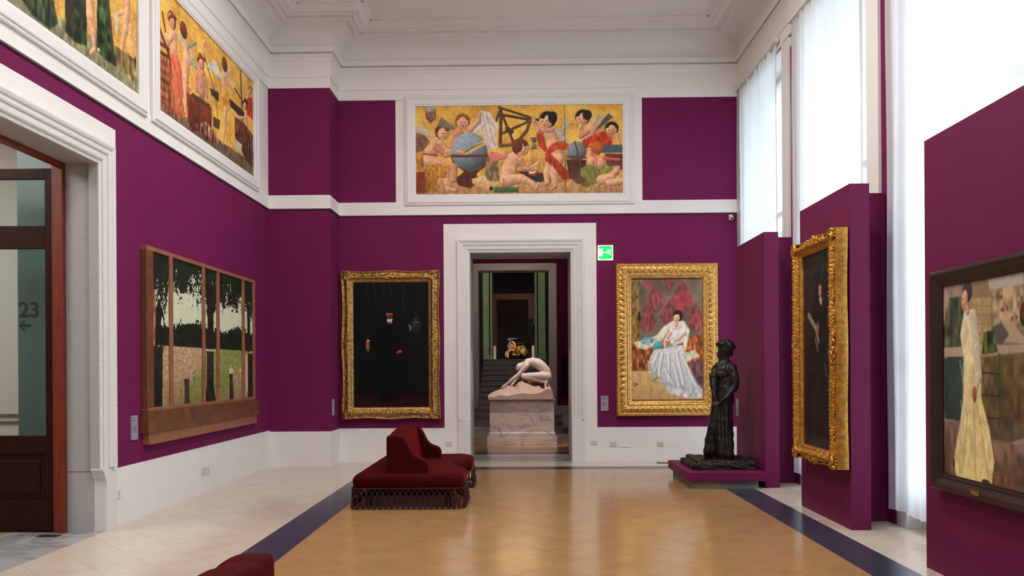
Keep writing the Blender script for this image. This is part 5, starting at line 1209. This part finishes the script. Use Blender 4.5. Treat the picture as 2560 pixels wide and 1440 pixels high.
def scroll(mb, cx, cy, r, turns=1.4, z=.05, sgn=1, a0=0, w=.014):
    pts = []; rr = []; w *= 1.3; z += .012
    for i in range(22):
        t = i/21; a = a0+sgn*turns*2*math.pi*t; q = r*(1-.8*t); pts.append((cx+q*math.cos(a), cy+q*math.sin(a), z+.018*t)); rr.append(w*(1-.4*t))
    mb.tube(pts, rr, 6)
def rococo(name, label, kind, cx, cz, W, H, paint, fw, m, depth, off, crest, mpaint='paint'):
    o = tag(empty('portrait_painting', mw=plane_mw(kind, cx, cz, off)), label, 'painting')
    paint.canvas(o, mpaint, 1.5, depth*.35)
    d = depth
    prof = [(0,0),(0,d*.70),(.008,d*.75),(.016,d*.68),(.03,d*.58),(.06*fw/.19,d*.62),(.085*fw/.19,d*.9),(.10*fw/.19,d),(.115*fw/.19,d*.93),(.135*fw/.19,d*.7),(.15*fw/.19,d*.56),(.158*fw/.19,d*.6),(.166*fw/.19,d*.55),(.178*fw/.19,d*.5),(fw,d*.42),(fw,d*.2)]
    def carve(sd, s, L, of, j):
        u = of/fw; bow = .010*math.cos(s/L*4*math.pi)
        dz = 0
        if .03 < u < .12: dz = .004*math.sin(s*260)
        if .25 < u < .75: dz = .011*math.sin(s*62+3*math.sin(s*31))*math.sin(u*20+2*math.sin(s*40))+.006*math.sin(s*150+u*27)
        if .78 < u < .90: dz = .003*math.sin(s*300)
        return dz, (bow if u < .5 else 0)
    ring('gilt_moulding', W, H, prof, m, o, 240, carve, parts=True, smooth=True)
    z = d*.75
    for sx in (-1, 1):
        for sy in (-1, 1):
            mb = MB(); x, y = sx*(W/2-fw*.48), sy*(H/2-fw*.48); a = math.atan2(sy, sx)
            scroll(mb, x, y, fw*.46, 1.2, z, sx*sy, a, .016); scroll(mb, x, y, fw*.36, 1.3, z, -sx*sy, a+2, .012)
            mb.ball((x, y, z+.012), (.028, .028, .02), 10, 6)
            for q in range(5): t = a+(-.9+.45*q); mb.cap((x+.03*math.cos(t), y+.03*math.sin(t), z+.01), .012, (x+fw*.5*math.cos(t), y+fw*.5*math.sin(t), z), .007, 6)
            for q in range(4): mb.ball((x-sx*(fw*.55+.035*q), y+sy*.01*math.sin(q), z), (.016, .014, .012), 7, 5); mb.ball((x+sx*.01*math.sin(q), y-sy*(fw*.55+.035*q), z), (.014, .016, .012), 7, 5)
            mb.build('corner_scroll', m, o, True)
    for sx, sy in ((0, 1), (0, -1), (1, 0), (-1, 0)):
        mb = MB(); x, y = sx*(W/2-fw*.5), sy*(H/2-fw*.5); al = (1, 0) if sy else (0, 1)
        if crest: x += sx*fw*.12; y += sy*fw*.2
        mb.ball((x, y, z+.008), (.036, .036, .024), 10, 6)
        for sg in (-1, 1):
            scroll(mb, x+al[0]*sg*.06, y+al[1]*sg*.06, .040, 1.2, z, sg, 0, .011); scroll(mb, x+al[0]*sg*.13, y+al[1]*sg*.13, .030, 1.2, z, -sg, 1, .009)
            for q in range(4): mb.ball((x+al[0]*sg*(.18+.035*q), y+al[1]*sg*(.18+.035*q), z), .013-.001*q, 7, 5)
        for q in range(5): t = math.atan2(sy, sx)+(-1+.5*q); mb.cap((x, y, z), .012, (x+fw*.42*math.cos(t), y+fw*.42*math.sin(t), z-.005), .007, 6)
        mb.build('centre_cartouche', m, o, True)
    # foliage run between them (fine relief, joined)
    mb = MB(); rr = random.Random(5)
    for sd in range(4):
        L, xx = (W, H) if sd % 2 == 0 else (H, W); n = int(L/.036)
        for i in range(n):
            s = -L/2+fw+(L-2*fw)*i/n; w = fw*(.42+.10*math.sin(i*.9))
            x, y = {0: (s, -H/2+w), 1: (W/2-w, s), 2: (s, H/2-w), 3: (-W/2+w, s)}[sd]
            a = rr.random()*6; mb.cap((x-.014*math.cos(a), y-.014*math.sin(a), z), .007, (x+.014*math.cos(a), y+.014*math.sin(a), z+.006), .010, 6)
    q = mb.build('foliage_relief', m, o, True); q['kind'] = 'stuff'
    return o
rococo('g', 'very dark full-length portrait of a gentleman in an ornate gilt frame, left of the doorway', 'back', -2.178, 1.953, 1.617, 2.445, man_p, .19, 'gold_dark', .12, YB-.024, False)
rococo('h', 'dim portrait of a plumed-hat lady in a gilt frame on the middle plum panel', 'right', 8.01, 1.72, 1.16, 2.30, hat_p, .15, 'gold_red', .15, 3.085, True)
# plain dark frame, nearest panel
o = tag(empty('portrait_painting', mw=plane_mw('right', 5.275, 1.445, 3.098)), 'woman in a long white dress painted, plain dark wooden frame, nearest plum panel', 'painting')
dress_p.canvas(o, 'paint_glazed', 1.5, .02)
ring('frame_side', 1.17, 1.60, [(0,0),(0,.05),(.012,.066),(.03,.07),(.05,.062),(.085,.04),(.10,.036),(.112,.03),(.122,.028),(.122,.01)], 'black_wood', o, parts=True)
box('name_plate', -.05, .05, -.765, -.735, .064, .068, 'gold_dark', o)
MB().box(-.583, .583, -.798, .798, 0, .004).build('frame_back', 'black_wood', o)
